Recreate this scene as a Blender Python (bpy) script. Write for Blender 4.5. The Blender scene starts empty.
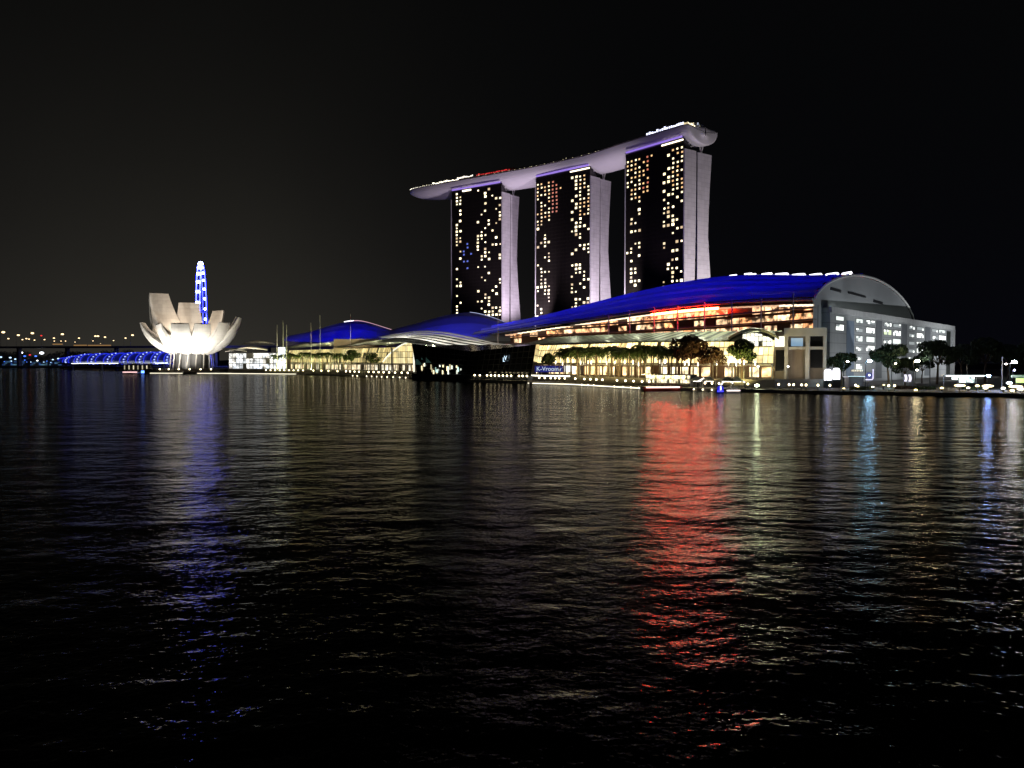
import bpy, math, random
from mathutils import Vector, Matrix, Euler
from math import radians, sin, cos, pi, sqrt, atan2

sc = bpy.context.scene
col = sc.collection
# ------------------------------------------------------------------ camera
CAMH = 9.0
PITCH = math.atan(22 / 800)
cam_d = bpy.data.cameras.new('camera')
cam = bpy.data.objects.new('camera', cam_d)
col.objects.link(cam)
cam.location = (0, 0, CAMH)
cam.rotation_euler = (pi / 2 - PITCH, 0, 0)
cam_d.sensor_width = 36
cam_d.lens = 36 * 800 / 1024
cam_d.clip_start = 0.5
cam_d.clip_end = 9000
sc.camera = cam
# ------------------------------------------------------------------ world: night sky with city glow
w = bpy.data.worlds.new('World')
sc.world = w
w.use_nodes = True
nt = w.node_tree
nt.nodes.clear()
def N(t, typ, **kw):
    n = t.nodes.new(typ)
    for k, v in kw.items():
        setattr(n, k, v)
    return n
def M_(t, op, a, b=None, c=None, clamp=False):
    n = t.nodes.new('ShaderNodeMath'); n.operation = op; n.use_clamp = clamp
    for i, v in enumerate((a, b, c)):
        if v is None: continue
        if isinstance(v, (int, float)): n.inputs[i].default_value = v
        else: t.links.new(v, n.inputs[i])
    return n.outputs[0]
sky = N(nt, 'ShaderNodeTexSky', sky_type='NISHITA', sun_disc=False)
sky.sun_elevation = radians(-8); sky.sun_rotation = radians(250)
bg1 = N(nt, 'ShaderNodeBackground'); bg1.inputs[1].default_value = 0.05
nt.links.new(sky.outputs[0], bg1.inputs[0])
tc = N(nt, 'ShaderNodeTexCoord')
sep = N(nt, 'ShaderNodeSeparateXYZ'); nt.links.new(tc.outputs['Generated'], sep.inputs[0])
zz = M_(nt, 'MAXIMUM', sep.outputs[2], 0.0)
low = M_(nt, 'POWER', 2.718, M_(nt, 'MULTIPLY', zz, -6.2))           # brighter near the horizon
hz = M_(nt, 'SQRT', M_(nt, 'ADD', M_(nt, 'POWER', sep.outputs[0], 2), M_(nt, 'POWER', sep.outputs[1], 2)))
az = M_(nt, 'DIVIDE', sep.outputs[0], M_(nt, 'MAXIMUM', hz, 0.01))      # -1 left .. 1 right
left = M_(nt, 'POWER', 2.718, M_(nt, 'MULTIPLY', M_(nt, 'POWER', M_(nt, 'ADD', az, 0.38), 2), -9.0))
cl = N(nt, 'ShaderNodeTexNoise'); cl.inputs['Scale'].default_value = 3.0; cl.inputs['Detail'].default_value = 5
nt.links.new(tc.outputs['Generated'], cl.inputs['Vector'])
g = M_(nt, 'MULTIPLY', M_(nt, 'MULTIPLY', M_(nt, 'MULTIPLY', low, left), 0.029), M_(nt, 'MULTIPLY_ADD', cl.outputs[0], .7, .62))
warm = N(nt, 'ShaderNodeCombineColor')
nt.links.new(M_(nt, 'ADD', g, 0.0016), warm.inputs[0])
nt.links.new(M_(nt, 'ADD', M_(nt, 'MULTIPLY', g, 0.92), 0.0017), warm.inputs[1])
nt.links.new(M_(nt, 'ADD', M_(nt, 'MULTIPLY', g, 0.70), M_(nt, 'ADD', M_(nt, 'MULTIPLY', low, 0.0016), 0.0018)), warm.inputs[2])
bg2 = N(nt, 'ShaderNodeBackground'); bg2.inputs[1].default_value = 1.0
nt.links.new(warm.outputs[0], bg2.inputs[0])
addn = N(nt, 'ShaderNodeAddShader')
nt.links.new(bg1.outputs[0], addn.inputs[0]); nt.links.new(bg2.outputs[0], addn.inputs[1])
outn = N(nt, 'ShaderNodeOutputWorld'); nt.links.new(addn.outputs[0], outn.inputs[0])
sc.view_settings.view_transform = 'Standard'
sc.view_settings.look = 'None'
sc.view_settings.exposure = 0.0
sc.view_settings.gamma = 1.0
sc.view_settings.use_curve_mapping = False
sc.cycles.use_denoising = True
sc.cycles.max_bounces = 6
sc.cycles.diffuse_bounces = 2
sc.cycles.glossy_bounces = 3
sc.cycles.transmission_bounces = 2
sc.cycles.caustics_reflective = False
sc.cycles.caustics_refractive = False
sc.cycles.sample_clamp_indirect = 20.0

# ------------------------------------------------------------------ placing helpers
def at(px, py, d):
    """the world point seen at pixel px,py of the photograph when it is d metres out over the bay"""
    x = (px - 512) / 800; y = (384 - py) / 800
    Y = cos(PITCH) + y * sin(PITCH); Z = y * cos(PITCH) - sin(PITCH)
    k = d / Y
    return Vector((x * k, d, CAMH + Z * k))
def pl(px, d, z=0.0):
    return Vector(((px - 512) / 800 * d, d, z))
def lerp(a, b, t): return a + (b - a) * t
def catmull(pts, n):
    P = [Vector(p) for p in pts]
    P = [P[0] * 2 - P[1]] + P + [P[-1] * 2 - P[-2]]
    out = []
    m = len(P) - 3
    for i in range(n + 1):
        f = i / n * m; k = min(int(f), m - 1); t = f - k
        a, b, c, d = P[k:k + 4]
        out.append(0.5 * ((2 * b) + (c - a) * t + (2 * a - 5 * b + 4 * c - d) * t * t + (3 * b - a - 3 * c + d) * t ** 3))
    return out

# ------------------------------------------------------------------ materials
def newmat(name):
    m = bpy.data.materials.new(name); m.use_nodes = True
    return m, m.node_tree, m.node_tree.nodes['Principled BSDF']
def solid(name, c, rough=0.6, metal=0.0, var=0.25, scale=0.4, spec=0.5):
    m, t, b = newmat(name)
    b.inputs['Roughness'].default_value = rough; b.inputs['Metallic'].default_value = metal
    b.inputs['Specular IOR Level'].default_value = spec
    if var > 0:
        tcn = N(t, 'ShaderNodeTexCoord')
        no = N(t, 'ShaderNodeTexNoise'); no.inputs['Scale'].default_value = scale; no.inputs['Detail'].default_value = 5
        t.links.new(tcn.outputs['Object'], no.inputs['Vector'])
        mx = N(t, 'ShaderNodeMix', data_type='RGBA')
        mx.inputs[6].default_value = (*[v * (1 - var) for v in c], 1); mx.inputs[7].default_value = (*[min(1, v * (1 + var)) for v in c], 1)
        t.links.new(no.outputs[0], mx.inputs[0]); t.links.new(mx.outputs[2], b.inputs['Base Color'])
    else:
        b.inputs['Base Color'].default_value = (*c, 1)
    return m
def glow(name, c, s, sampled=True):
    m, t, b = newmat(name)
    b.inputs['Base Color'].default_value = (0.3, 0.3, 0.3, 1)
    b.inputs['Emission Color'].default_value = (*c, 1); b.inputs['Emission Strength'].default_value = s
    if not sampled: m.cycles.emission_sampling = 'NONE'
    return m
def cells(name, cw, ch, ca, cb, s, dark=0.2, fw=0.08, fh=0.12, base=(.1, .1, .1), blot=0.5, bs=0.25, sampled=True):
    """lit glazing: bays cw wide and ch high (UV in metres) with dark bars, each bay lit differently"""
    m, t, b = newmat(name)
    b.inputs['Base Color'].default_value = (*base, 1); b.inputs['Roughness'].default_value = 0.35
    uv = N(t, 'ShaderNodeUVMap'); sp = N(t, 'ShaderNodeSeparateXYZ'); t.links.new(uv.outputs[0], sp.inputs[0])
    u = M_(t, 'DIVIDE', sp.outputs[0], cw); v = M_(t, 'DIVIDE', sp.outputs[1], ch)
    fu = M_(t, 'FRACT', u); fv = M_(t, 'FRACT', v)
    cu = M_(t, 'FLOOR', u); cv = M_(t, 'FLOOR', v)
    cx = N(t, 'ShaderNodeCombineXYZ'); t.links.new(cu, cx.inputs[0]); t.links.new(cv, cx.inputs[1])
    wn = N(t, 'ShaderNodeTexWhiteNoise', noise_dimensions='3D'); t.links.new(cx.outputs[0], wn.inputs['Vector'])
    r = wn.outputs['Value']
    sc2 = N(t, 'ShaderNodeSeparateColor'); t.links.new(wn.outputs['Color'], sc2.inputs[0])
    on = M_(t, 'GREATER_THAN', r, dark)
    fr = M_(t, 'MULTIPLY', M_(t, 'GREATER_THAN', fu, fw), M_(t, 'GREATER_THAN', fv, fh))
    no = N(t, 'ShaderNodeTexNoise'); no.inputs['Scale'].default_value = bs; no.inputs['Detail'].default_value = 4
    t.links.new(uv.outputs[0], no.inputs['Vector'])
    bl = M_(t, 'MULTIPLY_ADD', M_(t, 'SUBTRACT', no.outputs[0], 0.5), blot * 5, 1.0)
    bl = M_(t, 'MAXIMUM', bl, 0.05)
    st = M_(t, 'MULTIPLY', M_(t, 'MULTIPLY', on, fr), M_(t, 'MULTIPLY_ADD', sc2.outputs[0], 0.8, 0.5))
    st = M_(t, 'MULTIPLY', M_(t, 'MULTIPLY', st, bl), s)
    mx = N(t, 'ShaderNodeMix', data_type='RGBA'); mx.inputs[6].default_value = (*ca, 1); mx.inputs[7].default_value = (*cb, 1)
    t.links.new(sc2.outputs[1], mx.inputs[0])
    t.links.new(mx.outputs[2], b.inputs['Emission Color']); t.links.new(st, b.inputs['Emission Strength'])
    if not sampled: m.cycles.emission_sampling = 'NONE'
    return m
def stripes(name, ca, cb, wdt, duty, rough=0.5):
    m, t, b = newmat(name); b.inputs['Roughness'].default_value = rough
    uv = N(t, 'ShaderNodeUVMap'); sp = N(t, 'ShaderNodeSeparateXYZ'); t.links.new(uv.outputs[0], sp.inputs[0])
    f = M_(t, 'FRACT', M_(t, 'DIVIDE', sp.outputs[0], wdt))
    k = M_(t, 'GREATER_THAN', f, duty)
    no = N(t, 'ShaderNodeTexNoise'); no.inputs['Scale'].default_value = 0.3; t.links.new(uv.outputs[0], no.inputs['Vector'])
    mx = N(t, 'ShaderNodeMix', data_type='RGBA'); mx.inputs[6].default_value = (*ca, 1); mx.inputs[7].default_value = (*cb, 1)
    t.links.new(M_(t, 'MULTIPLY', k, M_(t, 'MULTIPLY_ADD', no.outputs[0], 0.6, 0.6)), mx.inputs[0])
    t.links.new(mx.outputs[2], b.inputs['Base Color'])
    return m

# ------------------------------------------------------------------ mesh builder
ORG = {}
class MB:
    def __init__(s): s.v = []; s.f = []; s.uv = []
    def quad(s, a, b, c, d, uv=None):
        i = len(s.v); s.v += [Vector(a), Vector(b), Vector(c), Vector(d)]; s.f.append((i, i + 1, i + 2, i + 3)); s.uv.append(uv)
    def tri(s, a, b, c):
        i = len(s.v); s.v += [Vector(a), Vector(b), Vector(c)]; s.f.append((i, i + 1, i + 2)); s.uv.append(None)
    def box(s, c, x, y, z):
        """box about c with half axes x, y, z (vectors)"""
        c = Vector(c); x = Vector(x); y = Vector(y); z = Vector(z)
        i = len(s.v)
        for a in (-1, 1):
            for b in (-1, 1):
                for e in (-1, 1): s.v.append(c + x * a + y * b + z * e)
        for q in ((0, 1, 3, 2), (4, 6, 7, 5), (0, 4, 5, 1), (2, 3, 7, 6), (0, 2, 6, 4), (1, 5, 7, 3)):
            s.f.append(tuple(i + k for k in q)); s.uv.append(None)
    def cbox(s, c, sx, sy, sz, ang=0.0):
        ca, sa = cos(ang), sin(ang)
        s.box(c, (ca * sx / 2, sa * sx / 2, 0), (-sa * sy / 2, ca * sy / 2, 0), (0, 0, sz / 2))
    def slab(s, a, b, zb, zt, th):
        """upright wall from plan point a to b, zb..zt, thickness th centred"""
        a = Vector((a[0], a[1], 0)); b = Vector((b[0], b[1], 0)); d = (b - a); L = d.length; d.normalize()
        n = Vector((-d.y, d.x, 0))
        s.box((a + b) / 2 + Vector((0, 0, (zb + zt) / 2)), d * L / 2, n * th / 2, (0, 0, (zt - zb) / 2))
    def prism(s, poly, z0, z1, top=None):
        """poly: plan points ccw; top: optional different plan points"""
        n = len(poly); i = len(s.v)
        s.v += [Vector((p[0], p[1], z0)) for p in poly]
        tp = top or poly
        s.v += [Vector((p[0], p[1], z1 if len(p) < 3 else p[2])) for p in tp]
        for k in range(n):
            s.f.append((i + k, i + (k + 1) % n, i + n + (k + 1) % n, i + n + k)); s.uv.append(None)
        s.f.append(tuple(i + n + k for k in range(n))); s.uv.append(None)
        s.f.append(tuple(i + n - 1 - k for k in range(n))); s.uv.append(None)
    def grid(s, rows, uvs=None, closed=False):
        i = len(s.v); nr = len(rows); nc = len(rows[0])
        for r in rows: s.v += [Vector(p) for p in r]
        for a in range(nr - 1):
            for b in range(nc if closed else nc - 1):
                b2 = (b + 1) % nc
                s.f.append((i + a * nc + b, i + a * nc + b2, i + (a + 1) * nc + b2, i + (a + 1) * nc + b))
                s.uv.append([uvs[a][b], uvs[a][b2], uvs[a + 1][b2], uvs[a + 1][b]] if uvs else None)
    def tube(s, pts, r, n=6, r2=None, cap=True):
        pts = [Vector(p) for p in pts]; rows = []
        for k, p in enumerate(pts):
            d = (pts[min(k + 1, len(pts) - 1)] - pts[max(k - 1, 0)]).normalized()
            a = d.cross(Vector((0, 0, 1)))
            if a.length < 1e-3: a = Vector((1, 0, 0))
            a.normalize(); b = d.cross(a)
            rr = r if r2 is None else lerp(r, r2, k / (len(pts) - 1))
            rows.append([p + (a * cos(2 * pi * q / n) + b * sin(2 * pi * q / n)) * rr for q in range(n)])
        i = len(s.v); s.grid(rows, closed=True)
        if cap:
            m = len(rows)
            s.f.append(tuple(i + n - 1 - k for k in range(n))); s.uv.append(None)
            s.f.append(tuple(i + (m - 1) * n + k for k in range(n))); s.uv.append(None)
    def ball(s, c, rx, ry=None, rz=None, nu=10, nv=6):
        ry = ry or rx; rz = rz or rx; c = Vector(c)
        rows = []
        for a in range(nv + 1):
            t = -pi / 2 + pi * a / nv
            rr = max(cos(t), 0.02)
            rows.append([c + Vector((rx * rr * cos(2 * pi * q / nu), ry * rr * sin(2 * pi * q / nu), rz * sin(t))) for q in range(nu)])
        s.grid(rows, closed=True)
    def build(s, name, mat, parent=None, smooth=False):
        me = bpy.data.meshes.new(name)
        o0 = ORG.get(parent.name, Vector((0, 0, 0))) if parent else Vector((0, 0, 0))
        me.from_pydata([tuple(p - o0) for p in s.v], [], s.f)
        if any(u for u in s.uv):
            ul = me.uv_layers.new(name='UVMap')
            for poly, u in zip(me.polygons, s.uv):
                if u:
                    for li, q in zip(poly.loop_indices, u): ul.data[li].uv = q
        if smooth:
            me.polygons.foreach_set('use_smooth', [True] * len(me.polygons))
        me.update()
        o = bpy.data.objects.new(name, me); col.objects.link(o)
        if mat:
            for m in (mat if isinstance(mat, (list, tuple)) else [mat]): me.materials.append(m)
        if parent:
            o.parent = parent; ORG[o.name] = o0
        else:
            ORG[o.name] = Vector((0, 0, 0))
        return o
def tag(o, label, cat, group=None):
    o['label'] = label; o['category'] = cat
    if group: o['group'] = group
    return o
def thing(name, label, cat, loc, group=None):
    o = bpy.data.objects.new(name, None); col.objects.link(o); o.location = loc; o.empty_display_size = 0.5
    ORG[o.name] = Vector(loc)
    return tag(o, label, cat, group)
def struct(o, kind='structure'):
    o['kind'] = kind; return o
def copy_tree(o, loc=None, rz=None, scale=None, label=None, group=None, parent=None):
    c = o.copy(); col.objects.link(c); c.parent = parent
    if loc is not None: c.location = loc
    if rz is not None: c.rotation_euler = (0, 0, rz)
    if scale is not None: c.scale = (scale,) * 3
    if label: c['label'] = label
    if group: c['group'] = group
    for ch in o.children: copy_tree(ch, parent=c)
    return c
class Stamp:
    """first use moves the prototype itself, later uses copy it"""
    def __init__(s, proto): s.p = proto; s.used = False
    def put(s, loc, rz=0.0, scale=1.0, label=None, group=None):
        if s.used: return copy_tree(s.p, loc, rz, scale, label, group)
        s.used = True
        s.p.location = loc; s.p.rotation_euler = (0, 0, rz); s.p.scale = (scale,) * 3
        if label: s.p['label'] = label
        if group: s.p['group'] = group
        return s.p
def spot(name, loc, aim, c, watts, cone=90, blend=0.8, r=0.4):
    l = bpy.data.lights.new(name, 'SPOT'); l.color = c; l.energy = watts; l.spot_size = radians(cone); l.spot_blend = blend; l.shadow_soft_size = max(r, .5)
    o = bpy.data.objects.new(name, l); col.objects.link(o); o.location = loc
    o.rotation_euler = (Vector(aim) - Vector(loc)).to_track_quat('-Z', 'Y').to_euler()
    return o
def area(name, loc, aim, c, watts, sx, sy, along=None):
    l = bpy.data.lights.new(name, 'AREA'); l.shape = 'RECTANGLE'; l.size = sx; l.size_y = sy; l.spread = radians(125); l.color = c; l.energy = watts
    o = bpy.data.objects.new(name, l); col.objects.link(o)
    z = (Vector(loc) - Vector(aim)).normalized()
    x = Vector(along if along else (1, 0, 0)); x = (x - z * x.dot(z)).normalized(); y = z.cross(x)
    R = Matrix((x, y, z)).transposed().to_4x4(); R.translation = Vector(loc)
    o.matrix_world = R
    return o
def text_mesh(name, s, size, mat, loc, xdir, parent=None, ext=0.02):
    cu = bpy.data.curves.new(name, 'FONT'); cu.body = s; cu.size = size; cu.extrude = ext; cu.align_x = 'CENTER'; cu.align_y = 'CENTER'
    t = bpy.data.objects.new(name + '_curve', cu); col.objects.link(t)
    bpy.context.view_layer.update()
    me = bpy.data.meshes.new_from_object(t.evaluated_get(bpy.context.evaluated_depsgraph_get()))
    bpy.data.objects.remove(t); bpy.data.curves.remove(cu)
    x = Vector(xdir).normalized(); z = Vector((0, 0, 1)); n = x.cross(z)
    R = Matrix((x, z, n)).transposed().to_4x4(); R.translation = Vector(loc)
    o0 = ORG.get(parent.name, Vector((0, 0, 0))) if parent else Vector((0, 0, 0))
    me.transform(Matrix.Translation(-o0) @ R)
    me.materials.clear(); me.materials.append(mat); me.name = name
    o = bpy.data.objects.new(name, me); col.objects.link(o)
    if parent: o.parent = parent
    ORG[o.name] = o0
    return o

# palette
STONE = solid('pale_stone', (.42, .40, .37), .8)
DARKSTONE = solid('dark_stone', (.10, .095, .09), .8)
PAVE = solid('paving', (.22, .20, .18), .85, scale=.15)
GREYCLAD = solid('grey_cladding', (.36, .37, .38), .6, var=.12, scale=.08)
WHITEP = solid('white_panel', (.74, .73, .70), .5, var=.06, scale=.12)
PALECLAD = solid('pale_cladding', (.62, .60, .62), .55, var=.08, scale=.05)
def jointed(name, c, pitch, vpitch, dark=.72):
    m, t, b = newmat(name); b.inputs['Roughness'].default_value = .6
    tcn = N(t, 'ShaderNodeTexCoord'); sp = N(t, 'ShaderNodeSeparateXYZ'); t.links.new(tcn.outputs['Object'], sp.inputs[0])
    jz = M_(t, 'LESS_THAN', M_(t, 'FRACT', M_(t, 'DIVIDE', sp.outputs[2], pitch)), .09)
    jx = M_(t, 'LESS_THAN', M_(t, 'FRACT', M_(t, 'DIVIDE', M_(t, 'ADD', sp.outputs[0], M_(t, 'MULTIPLY', sp.outputs[1], .31)), vpitch)), .05)
    cx = N(t, 'ShaderNodeCombineXYZ'); t.links.new(M_(t, 'FLOOR', M_(t, 'DIVIDE', sp.outputs[2], pitch)), cx.inputs[0]); t.links.new(M_(t, 'FLOOR', M_(t, 'DIVIDE', M_(t, 'ADD', sp.outputs[0], M_(t, 'MULTIPLY', sp.outputs[1], .31)), vpitch)), cx.inputs[1])
    wn = N(t, 'ShaderNodeTexWhiteNoise', noise_dimensions='3D'); t.links.new(cx.outputs[0], wn.inputs['Vector'])
    no = N(t, 'ShaderNodeTexNoise'); no.inputs['Scale'].default_value = .12; no.inputs['Detail'].default_value = 6; t.links.new(tcn.outputs['Object'], no.inputs['Vector'])
    f = M_(t, 'MULTIPLY', M_(t, 'MULTIPLY_ADD', M_(t, 'MAXIMUM', jz, jx), dark - 1, 1.0), M_(t, 'MULTIPLY_ADD', wn.outputs['Value'], .12, .9))
    f = M_(t, 'MULTIPLY', f, M_(t, 'MULTIPLY_ADD', no.outputs[0], .5, .75))
    mx = N(t, 'ShaderNodeMix', data_type='RGBA'); mx.inputs[6].default_value = (0, 0, 0, 1); mx.inputs[7].default_value = (*c, 1)
    t.links.new(f, mx.inputs[0]); t.links.new(mx.outputs[2], b.inputs['Base Color'])
    return m
ENDCLAD = jointed('end_cladding', (.64, .61, .63), 3.7, 4.2, .8)
BLOCKCLAD = jointed('block_cladding', (.42, .43, .43), 3.75, 3.2, .7)
WHITEP2 = jointed('petal_panels', (.76, .75, .72), 3.0, 3.6, .88)
ROOFMET = solid('roof_metal', (.5, .5, .52), .55, var=.25, scale=.05)
METAL = solid('painted_steel', (.45, .45, .46), .4, .4, var=.1)
DARKMET = solid('dark_steel', (.05, .05, .055), .45, .3)
GLASSDK = solid('dark_glass', (.012, .013, .016), .12, var=.1, spec=.6)
BARK = solid('bark', (.13, .09, .06), .9)
LEAF_A = solid('leaf_green', (.055, .085, .022), .7, var=.5, scale=2.0)
LEAF_B = solid('leaf_dark', (.03, .05, .018), .7, var=.5, scale=2.0)
LEAF_R = solid('leaf_red_and_redlit', (.10, .055, .025), .7, var=.5, scale=2.0)  # red light painted into the tree leaves; also the red planting's own colour
G_WARM = glow('lamp_warm', (1, .82, .52), 60)
G_COOL = glow('lamp_cool', (.75, .88, 1), 60)
G_STRIP = glow('strip_cream', (1, .90, .66), 5)
G_WHITE = glow('strip_white', (1, .97, .92), 4)

# ================================================================== water and ground
m, t, b = newmat('bay_water')
b.inputs['Base Color'].default_value = (.004, .005, .006, 1)
b.inputs['Roughness'].default_value = 1.0
b.inputs['Specular IOR Level'].default_value = 0.0
tcn = N(t, 'ShaderNodeTexCoord')
def wnoise(scale, sx, sy, rot, detail, rough=.5):
    mp = N(t, 'ShaderNodeMapping'); mp.inputs['Scale'].default_value = (sx, sy, 1); mp.inputs['Rotation'].default_value = (0, 0, radians(rot))
    t.links.new(tcn.outputs['Object'], mp.inputs['Vector'])
    no = N(t, 'ShaderNodeTexNoise'); no.inputs['Scale'].default_value = scale; no.inputs['Detail'].default_value = detail; no.inputs['Roughness'].default_value = rough
    t.links.new(mp.outputs[0], no.inputs['Vector'])
    return no.outputs[0]
h1 = wnoise(.20, .66, 1, 12, 3)
h2 = wnoise(.80, .80, 1, -18, 3, .55)
h3 = wnoise(4.2, 1, 1, 20, 2)
hh = M_(t, 'ADD', M_(t, 'ADD', M_(t, 'MULTIPLY', h1, 1.9), M_(t, 'MULTIPLY', h2, .66)), M_(t, 'MULTIPLY', h3, .13))
bp = N(t, 'ShaderNodeBump'); bp.inputs['Strength'].default_value = 1.0; bp.inputs['Distance'].default_value = 0.21
t.links.new(hh, bp.inputs['Height'])
gl = N(t, 'ShaderNodeBsdfGlossy'); gl.inputs['Roughness'].default_value = .08; gl.inputs['Color'].default_value = (.30, .295, .285, 1)
fr_ = N(t, 'ShaderNodeFresnel'); fr_.inputs['IOR'].default_value = 1.33
t.links.new(bp.outputs[0], gl.inputs['Normal']); t.links.new(bp.outputs[0], fr_.inputs['Normal'])
mxs = N(t, 'ShaderNodeMixShader'); t.links.new(fr_.outputs[0], mxs.inputs[0]); t.links.new(b.outputs[0], mxs.inputs[1]); t.links.new(gl.outputs[0], mxs.inputs[2])
t.links.new(mxs.outputs[0], t.nodes['Material Output'].inputs['Surface'])
WATER = m
mb = MB(); mb.quad((-4000, -60, 0), (4000, -60, 0), (4000, 5000, 0), (-4000, 5000, 0))
struct(mb.build('water', WATER))

QUAY = [pl(p, d) for p, d in ((1250, 165), (1100, 187), (1000, 206), (910, 214), (820, 225), (760, 236), (700, 248), (640, 264), (570, 311), (530, 327),
        (475, 367), (405, 436), (300, 574), (225, 606), (150, 622))] + [pl(130, 640), pl(128, 670), pl(150, 720), pl(170, 900)]
QZ = 0.9
def quay_d(px):
    """depth and plan point of the quay edge on the sight line px"""
    k = (px - 512) / 800
    for a, b2 in zip(QUAY, QUAY[1:]):
        fa = a.x - k * a.y; fb = b2.x - k * b2.y
        if fa == fb: continue
        if fa >= 0 >= fb:
            s = fa / (fa - fb); return lerp(a, b2, s)
    return QUAY[-1]
def inland(p, q, dist):
    d = (q - p).normalized(); n = Vector((d.y, -d.x, 0))
    return n * dist
mb = MB()
base = [(p.x, p.y) for p in QUAY] + [(-120, 1500), (1500, 1500), (1500, 100)]
mb.prism(base[::1], -3, QZ)
quay = struct(mb.build('promenade', PAVE))
# raised terrace behind the quay, in front of the malls
TER = [pl(836, 262), pl(775, 254), pl(700, 262), pl(640, 279), pl(570, 326), pl(530, 345), pl(470, 400), pl(408, 448), pl(300, 590), pl(228, 622)]
mb = MB()
mb.prism([(p.x, p.y) for p in TER] + [(-60, 900), (300, 700), (180, 400)], QZ - .1, 3.4)
struct(mb.build('terrace', PAVE))
# far shore beyond the bay
mb = MB()
mb.prism([(-2600, 1500), (-1000, 1330), (-560, 1180), (-430, 1000), (-330, 1010), (-200, 1500), (-200, 2600), (-2600, 2600)][::-1], -2, 2.2)
struct(mb.build('far_shore', solid('far_ground', (.05, .055, .04), .95)))
rows = []
random.seed(5)
for j in range(5):
    rows.append([Vector((-2300 + i * 70, 1650 + j * 90, 2.1 + (j * 7 if j < 3 else 14 - (j - 3) * 7) * (.7 + .5 * sin(i * .5 + 1)) * (1 if j else 0))) for i in range(34)])
mb = MB(); mb.grid(rows)
struct(mb.build('hills', solid('hill_ground', (.03, .04, .02), .95)))
mb = MB()
mb.prism([(520, 900), (2200, 300), (3000, 900), (3000, 2500), (300, 2500)], -2, 1.5)
struct(mb.build('land_behind', solid('land_ground', (.04, .045, .035), .95)))

# light lines on the quay wall
for a, b2, lab in ((150, 296, 'thin cream light line on the quay foot below the museum and white hall'), (528, 640, 'thin cream light line on the quay foot below the dense palm row')):
    mb = MB()
    pts = [quay_d(lerp(b2, a, i / 14)) for i in range(15)]
    for p, q in zip(pts, pts[1:]):
        n = inland(p, q, -.08)
        mb.slab(p + n, q + n, .22, .5, .12)
    tag(mb.build('light_strip', glow('quay_strip', (1, .92, .70), 2.4)), lab, 'light strip')
mb = MB()
for p, q in zip(TER[2:6], TER[3:6]):
    n = inland(p, q, -.1)
    if (p.x / p.y) < .125: mb.slab(p + n, q + n, 3.05, 3.38, .14)
tag(mb.build('light_strip', glow('terrace_strip', (1, .95, .8), 6)), 'white light line under the edge of the raised terrace behind the quay lamps', 'light strip')

# ================================================================== hotel towers
TOWERS = [  # near lower corner of the bay face, face direction (receding), inland direction
    (Vector((144.5, 676, 0)), Vector((-.6, .8, 0)), Vector((.8, .6, 0)), 68.7, 14.6, 16.2, 34.8, 'nearest and tallest looking hotel tower, right end of the three under the roof deck'),
    (Vector((75.5, 774, 0)), Vector((-.72, .69, 0)).normalized(), Vector((.69, .72, 0)).normalized(), 70.6, 14.2, 15.8, 32, 'hotel tower in the middle of the three under the long roof deck'),
    (Vector((-10.6, 847, 0)), Vector((-.8, .6, 0)), Vector((.6, .8, 0)), 70, 13.6, 15.0, 30, 'farthest hotel tower, below the pointed overhang of the roof deck')]
m, t, b = newmat('tower_glass')
b.inputs['Roughness'].default_value = .25
uv = N(t, 'ShaderNodeUVMap'); sp = N(t, 'ShaderNodeSeparateXYZ'); t.links.new(uv.outputs[0], sp.inputs[0])
lines = M_(t, 'GREATER_THAN', M_(t, 'FRACT', M_(t, 'DIVIDE', sp.outputs[1], 3.7)), .8)
mul = M_(t, 'GREATER_THAN', M_(t, 'FRACT', M_(t, 'DIVIDE', sp.outputs[0], 4.9)), .9)
mx = N(t, 'ShaderNodeMix', data_type='RGBA'); mx.inputs[6].default_value = (.012, .010, .009, 1); mx.inputs[7].default_value = (.018, .015, .013, 1)
t.links.new(M_(t, 'MAXIMUM', lines, mul), mx.inputs[0]); t.links.new(mx.outputs[2], b.inputs['Base Color'])
TGLASS = m
WIN_NOTE = 0
WIN = [glow('room_cream', (1, .84, .52), 1.7, False), glow('room_white', (1, .87, .56), 2.1, False), glow('room_amber', (1, .60, .26), 1.0, False),
       glow('room_red', (1, .28, .14), .55, False), glow('room_blue', (.1, .2, 1), .6, False),
       glow('room_dim', (1, .72, .38), .75, False), glow('room_soft', (1, .80, .48), 1.15, False), glow('room_bright', (1, .85, .55), 2.9, False)]
PURPLE = glow('purple_strip', (.38, .22, 1.0), .75)
NCOL = 14
LIT = [  # lit columns, counted from the near edge; density
    ({0: .33, 1: .42, 2: .5, 3: .5, 4: .38, 10: .42, 11: .42, 12: .36, 13: .12}, 21),
    ({0: .45, 1: .32, 2: .5, 3: .42, 4: .45, 10: .42, 11: .5, 12: .5, 13: .22}, 22),
    ({0: .42, 1: .34, 2: .38, 3: .46, 4: .55, 5: .25, 6: .3, 11: .45, 12: .5}, 23)]
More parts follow.
